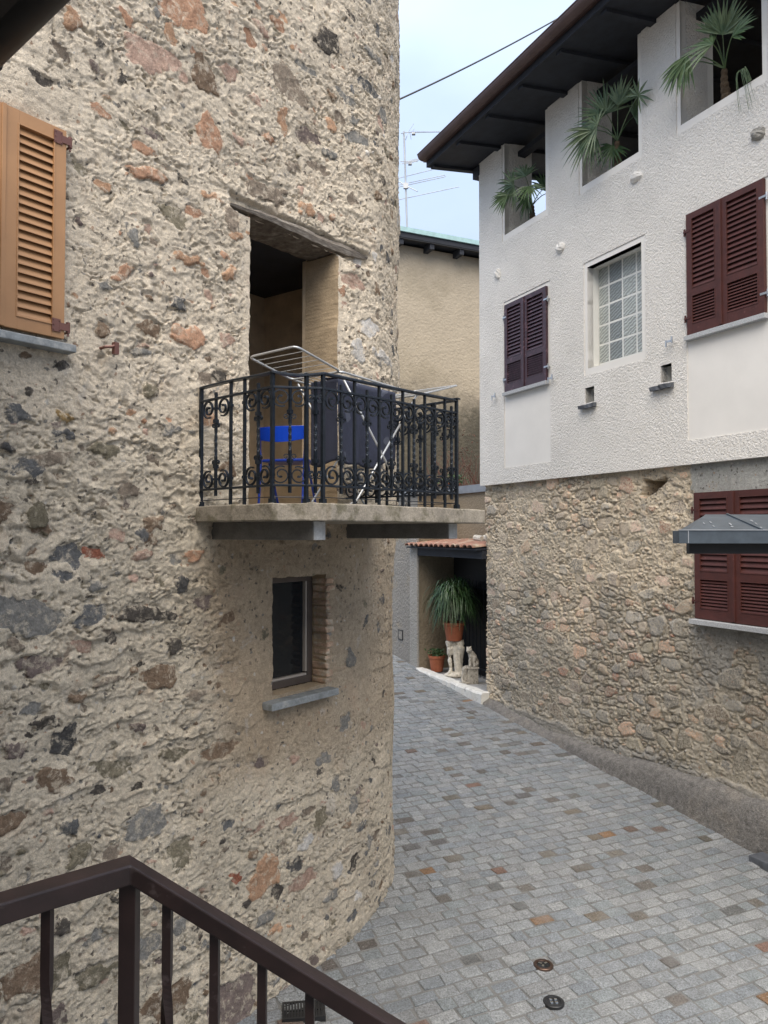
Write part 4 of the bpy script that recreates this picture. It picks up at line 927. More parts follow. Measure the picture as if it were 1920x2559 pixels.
# rubble wall of the ground floor
def build_rubble():
    dq = .0115
    qs = np.arange(4.20, 11.13, dq); zs = np.arange(.05, 4.24, dq)
    Q, Z = np.meshgrid(qs, zs); r = random.Random(9)
    sdA = np.full(Q.shape, .3, np.float32); idA = np.zeros(Q.shape, np.int32)
    cols = [(.3, .28, .24)]; prot = [0.0]; k = 0; tries = 0
    pts = []
    while tries < 9200:
        tries += 1
        q = r.uniform(4.2, 11.15); z = r.uniform(.1, 4.2)
        ph = tries / 9200
        rq = r.uniform(.10, .17) if ph < .05 else (r.uniform(.06, .10) if ph < .30 else r.uniform(.022, .06))
        iq = min(int((q - 4.20) / dq), sdA.shape[1] - 1); iz = min(int((z - .05) / dq), sdA.shape[0] - 1)
        if q < 6.66 and (z > 3.85 or (z > 2.3 and q < 6.60)): continue
        if iq < 0 or sdA[iz, iq] < rq * .62: continue
        k += 1; pts.append((q, z)); rz = rq * r.uniform(.38, .75)
        stamp(sdA, idA, qs, zs, (q, z, rq, rz, r.gauss(0, .16), r.uniform(2.3, 4.5), r.uniform(0, 6)), k)
        lowr = (z < 1.9 and q < 7.2) or (z < 1.2 and q < 9)
        if lowr: c = r.choice('dgguullmbogl' if r.random() > .2 else 'sbo')
        elif z > 1.9: c = r.choice('tlgdptmgtub' if r.random() > .26 else 'sopr')
        else: c = r.choice('btglmsopdgtmukr')
        f = r.uniform(.7, 1.6) if z > 1.9 else r.uniform(.55, 1.3)
        f *= .85 if (q < 7.4 and z < 1.8) else 1.12; cols.append(tuple(x * f * 1.12 + .015 for x in CN[c])); prot.append(r.uniform(-.012, .020))
    cols = np.array(cols, np.float32); prot = np.array(prot, np.float32)
    wq = Q + (fbm(Q * 5, Z * 5, 240, 3) - .5) * .14; wz = Z + (fbm(Q * 5, Z * 5, 250, 3) - .5) * .1
    smear = sstep(fbm(Q * 1.1, Z * 1.3, 300, 4) + .11 * sstep(Z, 1.6, 2.6), .53, .66)                       # where mortar covers more of the stones
    sd2 = sdA + smear * (.012 + .020 * fbm(Q * 6, Z * 6, 310, 3))
    cem = 1 - sstep(np.maximum(Q - 6.655 - .03 * (fbm(Z * 9, Q * 9, 5, 2) - .5), np.minimum(3.90 - Z, np.maximum(Q - 6.615, 2.34 - Z))), -.015, .015)
    cem2 = (1 - sstep(Q, 6.3, 7.0)) * (1 - sstep(Z, 2.3, 2.5)) * sstep(fbm(Q * 2, Z * 2, 320, 3) + (Z - 1.6) * .25, .50, .56) * .85
    sd2 = np.maximum(sd2, np.maximum(cem * .05, cem2 * .02))
    foot = 1 - sstep(Z - .50 - .26 * fbm(Q * 2.2, Z * 2.2, 330, 5, .6), -.02, .03); sd2 = np.maximum(sd2, foot * .03)
    inside = 1 - sstep(sd2, -.005, .012)
    rough = (fbm(wq * 9, wz * 12, 207, 4, .5) - .5) * .026 + (fbm(wq * 32, wz * 44, 221, 3, .7) - .5) * .018
    sw = fbm(wq * 5, wz * 9, 600, 5, .6) * 6.0; rough += ((sw - np.floor(sw)) - .5) * .014
    cre = np.abs(2 * fbm(wq * 5, wz * 8, 270, 4, .55) - 1); rough += -np.exp(-(cre / .03) ** 2) * .026 * sstep(fbm(Q * 3, Z * 3, 290, 3), .42, .56)
    amp = 1 - .8 * np.maximum(cem, cem2 * .5) - .5 * foot
    p_ = prot[idA]
    stn = p_ + .008 * np.minimum(1, np.maximum(-sd2, 0) / .02) + (fbm(wq * 10, wz * 10, 261, 5, .6) - .5) * .024
    groove = -np.exp(-((sdA - .004) / .009) ** 2) * .026 * (1 - np.maximum(cem, np.maximum(cem2 * .7, smear * .7)))
    hh = -.065 + (fbm(Q * 1.0, Z * 1.0, 203, 3) - .5) * .05 + (rough * amp) * (1 - inside) + stn * inside + groove + foot * .015
    hh = np.where(cem > .5, np.maximum(hh, -.062), hh)
    # a hole where a stone has fallen out
    hx = (Q - 7.30 + .9 * (Z - 3.97)) / (.16 + .5 * (Z - 3.97)); hz_ = (Z - 3.97) / .105
    hole = 1 - sstep(np.maximum(np.abs(hx), np.abs(hz_)) + (fbm(Q * 14, Z * 14, 341, 3) - .5) * .7, .75, 1.0); hh -= hole * .55
    dQ = (fbm(Q * 12, Z * 12, 420, 3) - .5) * .03; dZ = (fbm(Q * 12, Z * 12, 430, 3) - .5) * .03
    dZ *= sstep(4.22 - Z, 0, .1); q2 = Q + dQ * sstep(11.1 - Q, 0, .1); z2 = Z + dZ
    P = np.empty(Q.shape + (3,))
    for i in range(2): P[..., i] = n[i] * (DW - hh) + d[i] * q2
    P[..., 2] = z2
    f = sstep(fbm(Q * .9, Z * .9, 440, 4) + (Z - 1.9) * .14 + (Q - 8) * .035, .40, .62)[..., None]
    mc = np.array((.47, .42, .34), np.float32) * (1 - f) + np.array((.68, .585, .45), np.float32) * f
    c2 = np.maximum(cem, np.maximum(cem2, foot * .8))[..., None]; mc = mc * (1 - c2) + np.where((Z > 3.6)[..., None], np.array((.40, .40, .375), np.float32), np.array((.33, .315, .285), np.float32)) * c2
    keep = np.ones((len(zs) - 1, len(qs) - 1), bool)
    grid_mesh('ground_floor_wall', P, keep, M['rubble'], {'sd': sd2, 'scol': cols[idA], 'mort': mc}, HOUSE)
build_rubble()
ex = MB(); ex.add([H(2.0, -.07, -.5), H(4.22, -.07, -.5), H(4.22, -.07, 4.2), H(2.0, -.07, 4.2)], [(0, 1, 2, 3)]); ex.box(H, 10.9, 11.12, -.9, -.10, .2, 4.2); ex.box(H, 2.0, 11.15, -.45, -.10, 4.203, 4.23)
obj('side_wall', ex, M['grey_rough'], HOUSE, fix=False)
# cement footing
ft = MB(); N_ = 90; r = random.Random(2); V = []
prof = [(2.0, .60), (5.6, .57), (7.5, .525), (8.0, .46), (9.4, .445), (11.05, .60)]
for i in range(N_ + 1):
    s_ = 2.0 + 9.08 * i / N_; zt = np.interp(s_, [p[0] for p in prof], [p[1] for p in prof]) + .022 * math.sin(s_ * 5.1) * math.sin(s_ * 2.3) + r.uniform(-.008, .008)
    g0 = .06 + .088 * (s_ - 5.57)
    a = .075 + .012 * math.sin(s_ * 3.3)
    V += [H(s_, a + .03, g0 - .06), H(s_, a, g0 + (zt - g0) * .5), H(s_, a - .012, zt - .02), H(s_, a - .04, zt + r.uniform(-.01, .01)), H(s_, -.10, zt + .06)]
ft.add(V, [(i * 5 + j, i * 5 + j + 1, (i + 1) * 5 + j + 1, (i + 1) * 5 + j) for i in range(N_) for j in range(4)])
obj('footing', ft, M['cement'], HOUSE, smooth=True, fix=False)

# ------------------------------------------------------------------ fan palms in the gallery
def fan(mb, hub, axis, nrm, rad, nb, spread, droop, wd=.020, r=rng):
    axis = axis / np.linalg.norm(axis); side = np.cross(nrm, axis); side /= np.linalg.norm(side); nn = np.cross(axis, side)
    for i in range(nb):
        a = R(-spread / 2 + spread * i / (nb - 1) + r.uniform(-3, 3)); dr = axis * math.cos(a) + side * math.sin(a) + nn * r.uniform(-.10, .10)
        L_ = rad * (1 - .22 * abs(a) / R(spread / 2)) * r.uniform(.82, 1.06); k = 5; V = []
        wv = np.cross(dr, nn); wv /= np.linalg.norm(wv)
        dd_ = droop * r.uniform(.5, 1.6)
        for j in range(k + 1):
            t = j / k; ww = wd * (.25 + 1.9 * t if t < .4 else (1.01 - (t - .4) / .6) ** .8) * .62
            c = hub + dr * L_ * t - ZUP * dd_ * L_ * t ** 2.4
            V += [c - wv * ww + nn * ww * .5, c, c + wv * ww + nn * ww * .5]
        mb.add(V, [(j * 3 + q, j * 3 + q + 1, j * 3 + q + 4, j * 3 + q + 3) for j in range(k) for q in range(2)])
def vec(ds, dh, dz): return d * ds - n * dh + ZUP * dz
def palm(label, base, lean, crown, fans, seed):
    r = random.Random(seed)
    rt = thing('fan_palm', label, 'palm', H(*base), 'fan palms in the gallery openings')
    b0, c0 = H(*base), H(*crown); pts, rr = [], []
    for i in range(15):
        t = i / 14; pts.append(b0 + (c0 - b0) * t + vec(.03 * math.sin(3 * t), 0, 0)); rr.append((.062 - .034 * t) * (1 + .25 * (i % 2)))
    obj('trunk', MB().tube(pts, rr, 9), M['bark'], rt)
    for (hub, ax_, rad, nb, spread, droop, mt_) in fans:
        h0 = H(*hub); mb = MB(); mid = (c0 + h0) / 2 + ZUP * .05
        mb.tube([c0, c0 * .5 + mid * .5 + ZUP * .012, mid, mid * .5 + h0 * .5 + ZUP * .01, h0], [.010, .008, .007, .006, .006], 5)
        pd = h0 - c0; pd /= np.linalg.norm(pd)
        fan(mb, h0, vec(*ax_), vec(-.62 + r.uniform(-.25, .25), .75, r.uniform(-.3, .35)), rad, nb, spread, droop, .029, r)
        obj('frond', mb, M[mt_], rt)
    return rt
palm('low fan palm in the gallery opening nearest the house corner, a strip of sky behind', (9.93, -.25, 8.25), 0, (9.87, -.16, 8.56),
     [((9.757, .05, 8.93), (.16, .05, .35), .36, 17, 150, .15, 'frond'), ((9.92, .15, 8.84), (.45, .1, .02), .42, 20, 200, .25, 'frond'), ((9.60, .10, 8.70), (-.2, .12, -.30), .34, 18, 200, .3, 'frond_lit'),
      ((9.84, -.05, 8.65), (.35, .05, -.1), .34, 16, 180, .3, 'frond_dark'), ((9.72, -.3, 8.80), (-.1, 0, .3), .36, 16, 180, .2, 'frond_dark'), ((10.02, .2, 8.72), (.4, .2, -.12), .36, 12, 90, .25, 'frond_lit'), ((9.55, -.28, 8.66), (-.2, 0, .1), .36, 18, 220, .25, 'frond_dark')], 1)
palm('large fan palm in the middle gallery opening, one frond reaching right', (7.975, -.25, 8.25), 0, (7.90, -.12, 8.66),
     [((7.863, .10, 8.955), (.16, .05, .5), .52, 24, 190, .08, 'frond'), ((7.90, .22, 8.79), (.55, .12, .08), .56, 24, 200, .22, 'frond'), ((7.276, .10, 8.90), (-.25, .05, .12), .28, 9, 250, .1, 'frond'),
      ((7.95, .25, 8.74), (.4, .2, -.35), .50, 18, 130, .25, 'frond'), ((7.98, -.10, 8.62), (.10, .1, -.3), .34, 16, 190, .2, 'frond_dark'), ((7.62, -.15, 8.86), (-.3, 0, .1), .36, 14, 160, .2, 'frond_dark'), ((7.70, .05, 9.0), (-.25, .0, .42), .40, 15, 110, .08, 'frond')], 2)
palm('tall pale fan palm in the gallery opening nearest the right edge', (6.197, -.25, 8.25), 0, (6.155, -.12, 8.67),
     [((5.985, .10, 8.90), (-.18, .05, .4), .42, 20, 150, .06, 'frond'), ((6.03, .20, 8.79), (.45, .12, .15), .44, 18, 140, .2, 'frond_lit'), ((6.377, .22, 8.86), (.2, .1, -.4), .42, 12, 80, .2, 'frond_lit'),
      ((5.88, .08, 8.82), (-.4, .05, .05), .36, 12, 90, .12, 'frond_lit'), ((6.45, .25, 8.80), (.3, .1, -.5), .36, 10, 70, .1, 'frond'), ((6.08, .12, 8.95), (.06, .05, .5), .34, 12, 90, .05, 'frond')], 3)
gw = MB(); r = random.Random(6)
for i in range(9):
    a = 5.72 + r.uniform(-.03, .03); b = r.uniform(-.12, .12); V = [H(a + b * t, .02 + .12 * math.sin(PI * min(1, t * .9)), 8.25 + .16 * t * (1 - t) * 4 - .30 * t * t * r.uniform(.8, 1.1)) for t in np.linspace(0, 1, 9)]
    gw.tube(V, [.005 * (1 - .7 * t) for t in np.linspace(0, 1, 9)], 4)
tagit(obj('hanging_plant', gw, M['frond'], None, origin=H(5.72, 0, 8.25)), 'small tuft of thin grassy leaves hanging over the sill of the right gallery opening', 'plant')

# ------------------------------------------------------------------ terrace block, niche and canopy beyond the white house
TER = thing('terrace_wall', 'grey rough plastered retaining wall and dark niche beside the white house corner', 'wall', H(14, 0, .7))
tw = MB()
tw.add([H(13.5, .0, .4), H(17.1, .0, .4), H(17.1, .0, 4.17), H(13.5, 0, 4.17)], [(0, 1, 2, 3)]); tw.add([H(17.1, .0, .4), H(21, .3, .4), H(21, .3, 4.17), H(17.1, 0, 4.17)], [(0, 1, 2, 3)])
tw.add([H(13.5, 0, 4.17), H(17.1, 0, 4.17), H(17.1, -5, 4.17), H(13.5, -5, 4.17)], [(0, 1, 2, 3)]); tw.add([H(13.5, -2.2, 3.2), H(13.5, -6, 3.2), H(13.5, -6, 4.17), H(13.5, -2.2, 4.17)], [(0, 1, 2, 3)])
obj('street_face', tw, M['grey_rough'], TER, fix=False)
obj('end_face', MB().add([H(13.5, .0, .4), H(13.5, -2.2, .4), H(13.5, -2.2, 4.17), H(13.5, 0, 4.17)], [(0, 1, 2, 3)]), M['tan_niche'], TER, fix=False)
pr = MB(); pr.box(H, 13.46, 13.80, -.02, .035, .5, 3.3); obj('corner_pier', pr, M['pale_rough'], TER, bevel=.02)
bkw = MB(); bkw.box(H, 11.0, 13.55, -1.1, -.82, .4, 3.3); obj('niche_back', bkw, M['black'], TER)
ub = MB(); ub.box(H, 11.0, 13.5, -1.3, -.75, 3.24, 4.17); obj('upper_wall', ub, M['tan_niche'], TER)
obj('niche_floor', MB().box(H, 11.0, 13.5, -2.3, -.06, .4, .705), M['stair'], TER)
cp = MB(); cp.box(H, 11.0, 13.52, -1.35, -.70, 4.172, 4.32); cp.box(H, 13.44, 17.1, -.5, .05, 4.172, 4.30); obj('metal_coping', cp, M['zinc'], TER)
ht = MB(); ht.box(H, 14.16, 14.35, .0, .012, 1.215, 1.40); hto = obj('meter_hatch', ht, M['grey_rough'], TER)
hf = MB()
for (a0, a1, b0, b1) in ((14.15, 14.17, 1.205, 1.41), (14.34, 14.36, 1.205, 1.41), (14.17, 14.34, 1.205, 1.222), (14.17, 14.34, 1.393, 1.41)): hf.box(H, a0, a1, .001, .016, b0, b1)
obj('frame', hf, M['drain'], hto)
IG = thing('iron_gate', 'black vertical bar gate at the back of the dark niche', 'gate', H(12.3, -.68, .7))
for i in range(17): obj('bar', MB().tube([H(11.25 + i * .13, -.68, .71), H(11.25 + i * .13, -.68, 2.5)], .008, 6), M['iron'], IG)
for z_ in (.85, 2.35): obj('cross_rail', MB().box(H, 11.15, 13.45, -.69, -.67, z_, z_ + .03), M['iron'], IG)
kb = MB(); N_ = 26; r = random.Random(12); V = []
for i in range(N_ + 1):
    s_ = 11.02 + 2.43 * i / N_; zt = .722 + .016 * (s_ - 11) + r.uniform(-.009, .009); g0 = .06 + .088 * (s_ - 5.57) - .05; o_ = r.uniform(-.012, .012)
    V += [H(s_, .10 + o_, g0), H(s_, .095 + o_, zt - .03), H(s_, .07 + o_, zt), H(s_, -.08 + o_, zt), H(s_, -.09, g0)]
kb.add(V, [(i * 5 + j, i * 5 + (j + 1) % 5, (i + 1) * 5 + (j + 1) % 5, (i + 1) * 5 + j) for i in range(N_) for j in range(5)] + [tuple(range(5)), tuple(N_ * 5 + j for j in range(5))])
tagit(obj('white_kerb', kb, M['whitewash'], None, origin=H(12.2, 0, .6)), 'chipped whitewashed kerb stone edging the niche floor', 'kerb')
CP = thing('tile_canopy', 'small terracotta barrel tile canopy over the dark niche', 'canopy', H(12.3, 0, 3.1))
for i in range(13):
    a = 11.14 + i * .2; tl = MB(); k = 9; V = []
    r = random.Random(i); y0 = r.uniform(-.015, .015)
    for (h_, z_) in ((.17 + y0, 3.150), (-.30, 3.195), (-.80, 3.245)):
        for j in range(k):
            an = PI * j / (k - 1); V.append(H(a + .1 - math.cos(an) * (.094 - .016 * (.17 - h_)), h_, z_ + math.sin(an) * .055 + .002 * (i % 3)))
        for j in reversed(range(k)):
            an = PI * j / (k - 1); V.append(H(a + .1 - math.cos(an) * (.080 - .016 * (.17 - h_)), h_, z_ + math.sin(an) * .042 - .001))
    K = 2 * k; tl.add(V, [(x * K + j, x * K + (j + 1) % K, (x + 1) * K + (j + 1) % K, (x + 1) * K + j) for x in range(2) for j in range(K)] + [tuple(range(K)), tuple(2 * K + j for j in range(K))])
    obj('roof_tile', tl, M['tile'], CP)
obj('roof_board', MB().hexa([H(11.1, .13, 3.105), H(13.74, .13, 3.105), H(11.1, -2.3, 3.20), H(13.74, -2.3, 3.20), H(11.1, .13, 3.130), H(13.74, .13, 3.130), H(11.1, -2.3, 3.235), H(13.74, -2.3, 3.235)]), M['dark_wood'], CP)
obj('beam', MB().box(H, 11.1, 13.5, -.10, .02, 2.96, 3.10), M['dark_wood'], CP)
rt_ = MB(); 
for (a, b_, z_) in ((11.2, -.45, 3.31), (11.55, -.5, 3.315), (11.9, -.52, 3.315)): rt_.tube([H(a - .12, b_ + .1, z_ - .02), H(a + .28, b_, z_)], .055, 9)
obj('ridge_tile', rt_, M['statue'], CP)

# pots, figures
def pot(name_, label, c, rad, hgt, group=None):
    rt = thing(name_, label, 'flower pot', c, group)
    pb = MB().lathe(c, [(rad * .66, 0), (rad * .70, .01), (rad * .90, hgt * .80), (rad * .93, hgt * .82), (rad * 1.0, hgt * .84), (rad * 1.02, hgt), (rad * .92, hgt), (rad * .90, hgt * .9), (.01, hgt * .88)], 28)
    obj('pot', pb, M['terracotta'], rt, smooth=False, bevel=.002); obj('soil', MB().lathe(np.array(c) + ZUP * (hgt * .885), [(rad * .89, 0), (rad * .5, .015), (.005, .02)], 16), M['soil'], rt)
    return rt
PC_ = H(12.58, -.29, 1.385)
P1 = pot('flower_pot', 'large terracotta pot with a drooping long leaved plant, standing on the statue legs', PC_, .207, .345)
cr = MB(); r = random.Random(21); top = PC_ + ZUP * .80
obj('stem', MB().tube([PC_ + ZUP * .3, PC_ + ZUP * .55 + np.array([.02, 0, 0]), top], [.028, .022, .02], 8), M['bark'], P1)
for i in range(900):
    az = r.uniform(0, 2 * PI); el = math.asin(r.uniform(-.35, .95)); L_ = r.uniform(.45, .74); sp = top + np.array([r.gauss(0, .09), r.gauss(0, .09), r.uniform(-.12, .22)])
    dv = np.array([math.cos(az) * math.cos(el), math.sin(az) * math.cos(el), math.sin(el) + .25]); wv = np.cross(dv, ZUP); wv /= np.linalg.norm(wv) + 1e-6; V = []
    for j in range(6):
        t = j / 5; c_ = sp + dv * L_ * t * (1 - .25 * t) - ZUP * L_ * .80 * t ** 2.2; ww = .014 * (1.02 - t) ** .5
        V += [c_ - wv * ww, c_ + wv * ww]
    cr.add(V, [(j * 2, j * 2 + 1, j * 2 + 3, j * 2 + 2) for j in range(5)])
obj('foliage', cr, M['frond_dark'], P1, fix=False)
SC = H(13.16, -.24, .72)
P2 = pot('flower_pot', 'smaller terracotta pot with a low leafy plant, on the floor left of the statue legs', SC, .165, .31)
lf = MB(); r = random.Random(4)
def leaves(mb, c, rad, hgt, num, sz, r):
    for i in range(num):
        p = np.array(c) + np.array([r.gauss(0, rad * .5), r.gauss(0, rad * .5), r.uniform(0, hgt)]); a = np.array([r.gauss(0, 1), r.gauss(0, 1), r.gauss(.3, .6)]); a /= np.linalg.norm(a); b = np.cross(a, np.array([r.gauss(0, 1), r.gauss(0, 1), r.gauss(0, 1)])); b /= np.linalg.norm(b)
        s_ = sz * r.uniform(.6, 1.3); mb.add([p - a * s_, p + b * s_ * .5, p + a * s_, p - b * s_ * .5], [(0, 1, 2, 3)])
leaves(lf, SC + ZUP * .27, .16, .16, 220, .03, r); obj('foliage', lf, M['leaf'], P2, fix=False)
def sculpt(name, mb, mat, parent, vox=.013):
    o = obj(name, mb, mat, parent, fix=True); rm = o.modifiers.new('remesh', 'REMESH'); rm.mode = 'VOXEL'; rm.voxel_size = vox; rm.use_smooth_shade = True
    s_ = o.modifiers.new('smooth', 'SMOOTH'); s_.factor = .5; s_.iterations = 3; return o
LG = thing('statue', 'fragment of a pale stone statue, two legs with drapery, carrying the large pot', 'statue', PC_ + ZUP * (-.68))
b0 = PC_ + ZUP * (-.68); X_ = np.array([1, .09, 0]); Y_ = np.array([-.09, 1, 0])
def at(x, y, z): return b0 + X_ * x + Y_ * y + ZUP * z
sb = MB(); sb.tube([at(-.10, 0, .68), at(-.092, -.01, .58), at(-.085, -.025, .55), at(-.082, .02, .42), at(-.078, .02, .32), at(-.066, .005, .20), at(-.064, 0, .13), at(-.07, 0, .07)], [.072, .06, .058, .054, .046, .032, .034, .04], 12)
sb.tube([at(-.06, .03, .10), at(-.10, -.05, .085), at(-.14, -.12, .065)], [.04, .036, .022], 10)
sb.tube([at(.10, .0, .68), at(.115, -.02, .59), at(.12, -.03, .54), at(.118, 0, .42), at(.115, .02, .28), at(.108, .01, .16), at(.10, 0, .05)], [.082, .082, .085, .066, .064, .066, .075], 12)
for (x0, y0, x1, y1, r_) in ((-.01, -.06, .05, -.05, .024), (.02, -.07, .085, -.06, .022), (.06, -.075, .13, -.065, .02), (-.03, -.03, .03, -.03, .022)): sb.tube([at(x0, y0, .66), at((x0 + x1) / 2 - .01, (y0 + y1) / 2, .40), at(x1, y1, .08)], [r_, r_ * .9, r_ * 1.1], 8)
sb.tube([at(.04, -.06, .60), at(.10, -.10, .55), at(.18, -.07, .56)], [.03, .034, .02], 8)
sb.ball(at(.01, -.02, .04), .21, .16, .055, 20, 10); sb.tube([at(.10, -.02, .07), at(.12, -.10, .06), at(.13, -.15, .045)], [.05, .04, .025], 10); sb.tube([at(-.1, 0, .66), at(.1, 0, .66)], [.07, .07], 10)
sculpt('body', sb, M['statue'], LG)
LI = thing('statuette', 'grey weathered statuette of a seated lion on a square plinth, right of the statue legs', 'statue', H(11.92, -.27, .705))
b0 = H(11.92, -.27, .705)
pb = MB().box(lambda x, y, z: at(x, y, z), -.09, .10, -.10, .10, 0, .27); pb.box(lambda x, y, z: at(x, y, z), -.105, .115, -.115, .115, .27, .30); obj('plinth', pb, M['statue_grey'], LI, bevel=.008)
lb = MB(); lb.ball(at(.03, .02, .39), .085, .09, .10, 14, 10); lb.tube([at(.06, .03, .36), at(.02, 0, .47), at(-.03, -.02, .56)], [.085, .075, .055], 12); lb.ball(at(-.055, -.045, .60), .055, .055, .06, 14, 10)
lb.ball(at(-.085, -.085, .585), .028, .035, .025, 10, 7); lb.tube([at(-.03, -.05, .50), at(-.045, -.07, .38), at(-.05, -.085, .30)], [.03, .026, .03], 9); lb.tube([at(.03, -.06, .48), at(.03, -.075, .38), at(.03, -.09, .30)], [.03, .026, .03], 9)
lb.ball(at(.08, -.02, .35), .05, .08, .06, 12, 8); lb.ball(at(-.09, -.03, .645), .015, .015, .02, 8, 6); lb.ball(at(-.02, -.04, .655), .015, .015, .02, 8, 6)
sculpt('lion', lb, M['statue_grey'], LI, .010)
rb = MB(); rb.ball(at(-.14, -.06, .26), .05, .05, .06, 12, 8); rb.tube([at(-.14, -.04, .22), at(-.12, -.02, .10), at(-.12, -.02, .02)], [.05, .07, .08], 12); rb.tube([at(-.17, -.06, .18), at(-.20, -.10, .09), at(-.17, -.13, .03)], [.025, .025, .03], 8); rb.ball(at(-.14, -.04, .02), .11, .10, .03, 14, 8)
sculpt('small_figure', rb, M['statue_grey'], LI, .010)
# things on the terrace
tp = pot('flower_pot', 'low terracotta trough with green plants on the terrace coping below the tan wall', H(13.62, -.9, 4.325), .14, .09)
lf = MB(); r = random.Random(14); leaves(lf, H(13.62, -.9, 4.40), .25, .20, 260, .03, r); obj('foliage', lf, M['leaf'], tp, fix=False)
vn = MB(); r = random.Random(17)
for i in range(46):
    b = H(r.uniform(14.0, 14.3), r.uniform(-1.9, -.7), 4.3); p = b.copy(); pts = [p.copy()]; dr = np.array([r.gauss(0, .25), r.gauss(0, .25), 1.0])
    for j in range(7): dr = dr + np.array([r.gauss(0, .22), r.gauss(0, .22), 0]); p = p + dr / np.linalg.norm(dr) * r.uniform(.08, .19); pts.append(p.copy())
    vn.tube(pts, [.008 * (1 - j / 9) for j in range(8)], 4)
leaves(vn, H(14.15, -1.4, 4.7), .55, .9, 150, .022, r)
tagit(obj('dry_bush', vn, M['twig'], None, fix=False, origin=H(14.1, -1.3, 4.3)), 'bare reddish brown bush of dry twigs against the tan wall', 'bush')

# ------------------------------------------------------------------ tan house at the end
TAN = thing('tan_house', 'tan plastered house end with a copper green roof edge, behind the balcony', 'house', H(17.2, -3, .9))
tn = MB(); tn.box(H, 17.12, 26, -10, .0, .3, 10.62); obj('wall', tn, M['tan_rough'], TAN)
rf = MB(); rf.hexa([H(16.72, .5, 10.66), H(16.72, -10.5, 10.66), H(27, .5, 11.4), H(27, -10.5, 11.4), H(16.72, .5, 10.78), H(16.72, -10.5, 10.78), H(27, .5, 11.52), H(27, -10.5, 11.52)])
rf2 = obj('roof', rf, M['dark_wood'], TAN)
obj('copper_edge', MB().box(H, 16.68, 16.78, -10.5, .5, 10.79, 10.905), M['copper'], rf2)
obj('fascia', MB().box(H, 16.73, 16.80, -10.5, .5, 10.63, 10.785), M['black'], rf2)
for i in range(12): obj('rafter_end', MB().box(H, 16.76, 17.2, -.45 - i * .86, -.33 - i * .86, 10.50, 10.655), M['dark_wood'], rf2)
AT = thing('tv_antenna', 'tall thin television antenna mast with three aerials above the tan house roof', 'antenna', XYZ(.69, 22, 11.3))
AY = lambda x, z, y=22.0: np.array([x, y, z])
obj('mast', MB().tube([AY(.69, 11.0), AY(.672, 12.1), AY(.578, 15.06)], .028, 8), M['antenna'], AT)
b1 = MB(); b1.tube([AY(.50, 15.0), AY(.62, 14.97, 21.9), AY(1.56, 14.62, 21.2)], .012, 6)
for i in range(14):
    u = i / 13; c = AY(.78 + .74 * u, 14.92 - .27 * u, 21.75 - .5 * u); b1.tube([c + np.array([-.02, .10, .05]), c + np.array([.02, -.10, -.04])], .005, 4)
for (x0, z0, x1, z1) in ((.70, 14.93, .86, 15.18), (.70, 14.93, .62, 14.70), (.74, 14.93, .78, 14.72), (.66, 14.82, .62, 14.70), (.80, 14.96, .88, 15.02)): b1.tube([AY(x0, z0, 21.8), AY(x1, z1, 21.8)], .008, 5)
b1.box(lambda a, b, c: AY(a, c, b), .80, .90, 21.7, 21.8, 14.83, 14.87); obj('upper_aerial', b1, M['antenna'], AT)
b2 = MB(); b2.tube([AY(.48, 14.17), AY(.96, 14.03, 21.7)], .012, 6)
for i in range(6):
    u = i / 5; c = AY(.68 + .26 * u, 14.11 - .075 * u, 21.88 - .18 * u); b2.tube([c + np.array([-.20, -.1, -.12]), c + np.array([.20, .1, .13])], .006, 4)
b2.box(lambda a, b, c: AY(a, c, b), .70, .80, 21.8, 21.9, 14.0, 14.06); obj('middle_aerial', b2, M['antenna'], AT)
b3 = MB(); b3.tube([AY(.10, 13.93, 22.3), AY(.62, 13.47), AY(.95, 13.16, 21.7)], .016, 6)
for (x0, z0, x1, z1) in ((.10, 13.60, 1.40, 13.93), (.06, 13.40, 1.75, 13.77), (.06, 13.34, 1.72, 13.71), (.10, 12.98, 2.18, 13.43)): b3.tube([AY(x0, z0), AY(x1, z1)], .010, 5)
b3.tube([AY(1.75, 13.77), AY(1.79, 13.74), AY(1.72, 13.71)], .010, 5); b3.box(lambda a, b, c: AY(a, c, b), .56, .70, 21.93, 22.0, 13.36, 13.52); obj('lower_aerial', b3, M['antenna'], AT)
cb = MB(); A_, B_ = np.array([-1.2, 7.8, 7.05]), np.array([4.6, 12.3, 12.95]); A_ = np.array([.193, 9, 8.526]) - (np.array([2.869, 11, 11.118]) - np.array([.193, 9, 8.526])) * .25; B_ = np.array([2.869, 11, 11.118]) + (np.array([2.869, 11, 11.118]) - np.array([.193, 9, 8.526])) * .6
cb.tube([A_ + (B_ - A_) * t - ZUP * .14 * 4 * t * (1 - t) + ZUP * .10 for t in np.linspace(0, 1, 24)], .011, 6)
tagit(obj('overhead_cable', cb, M['wire'], None, origin=A_), 'thin dark cable slung across the sky from the stone house to the roof', 'cable')

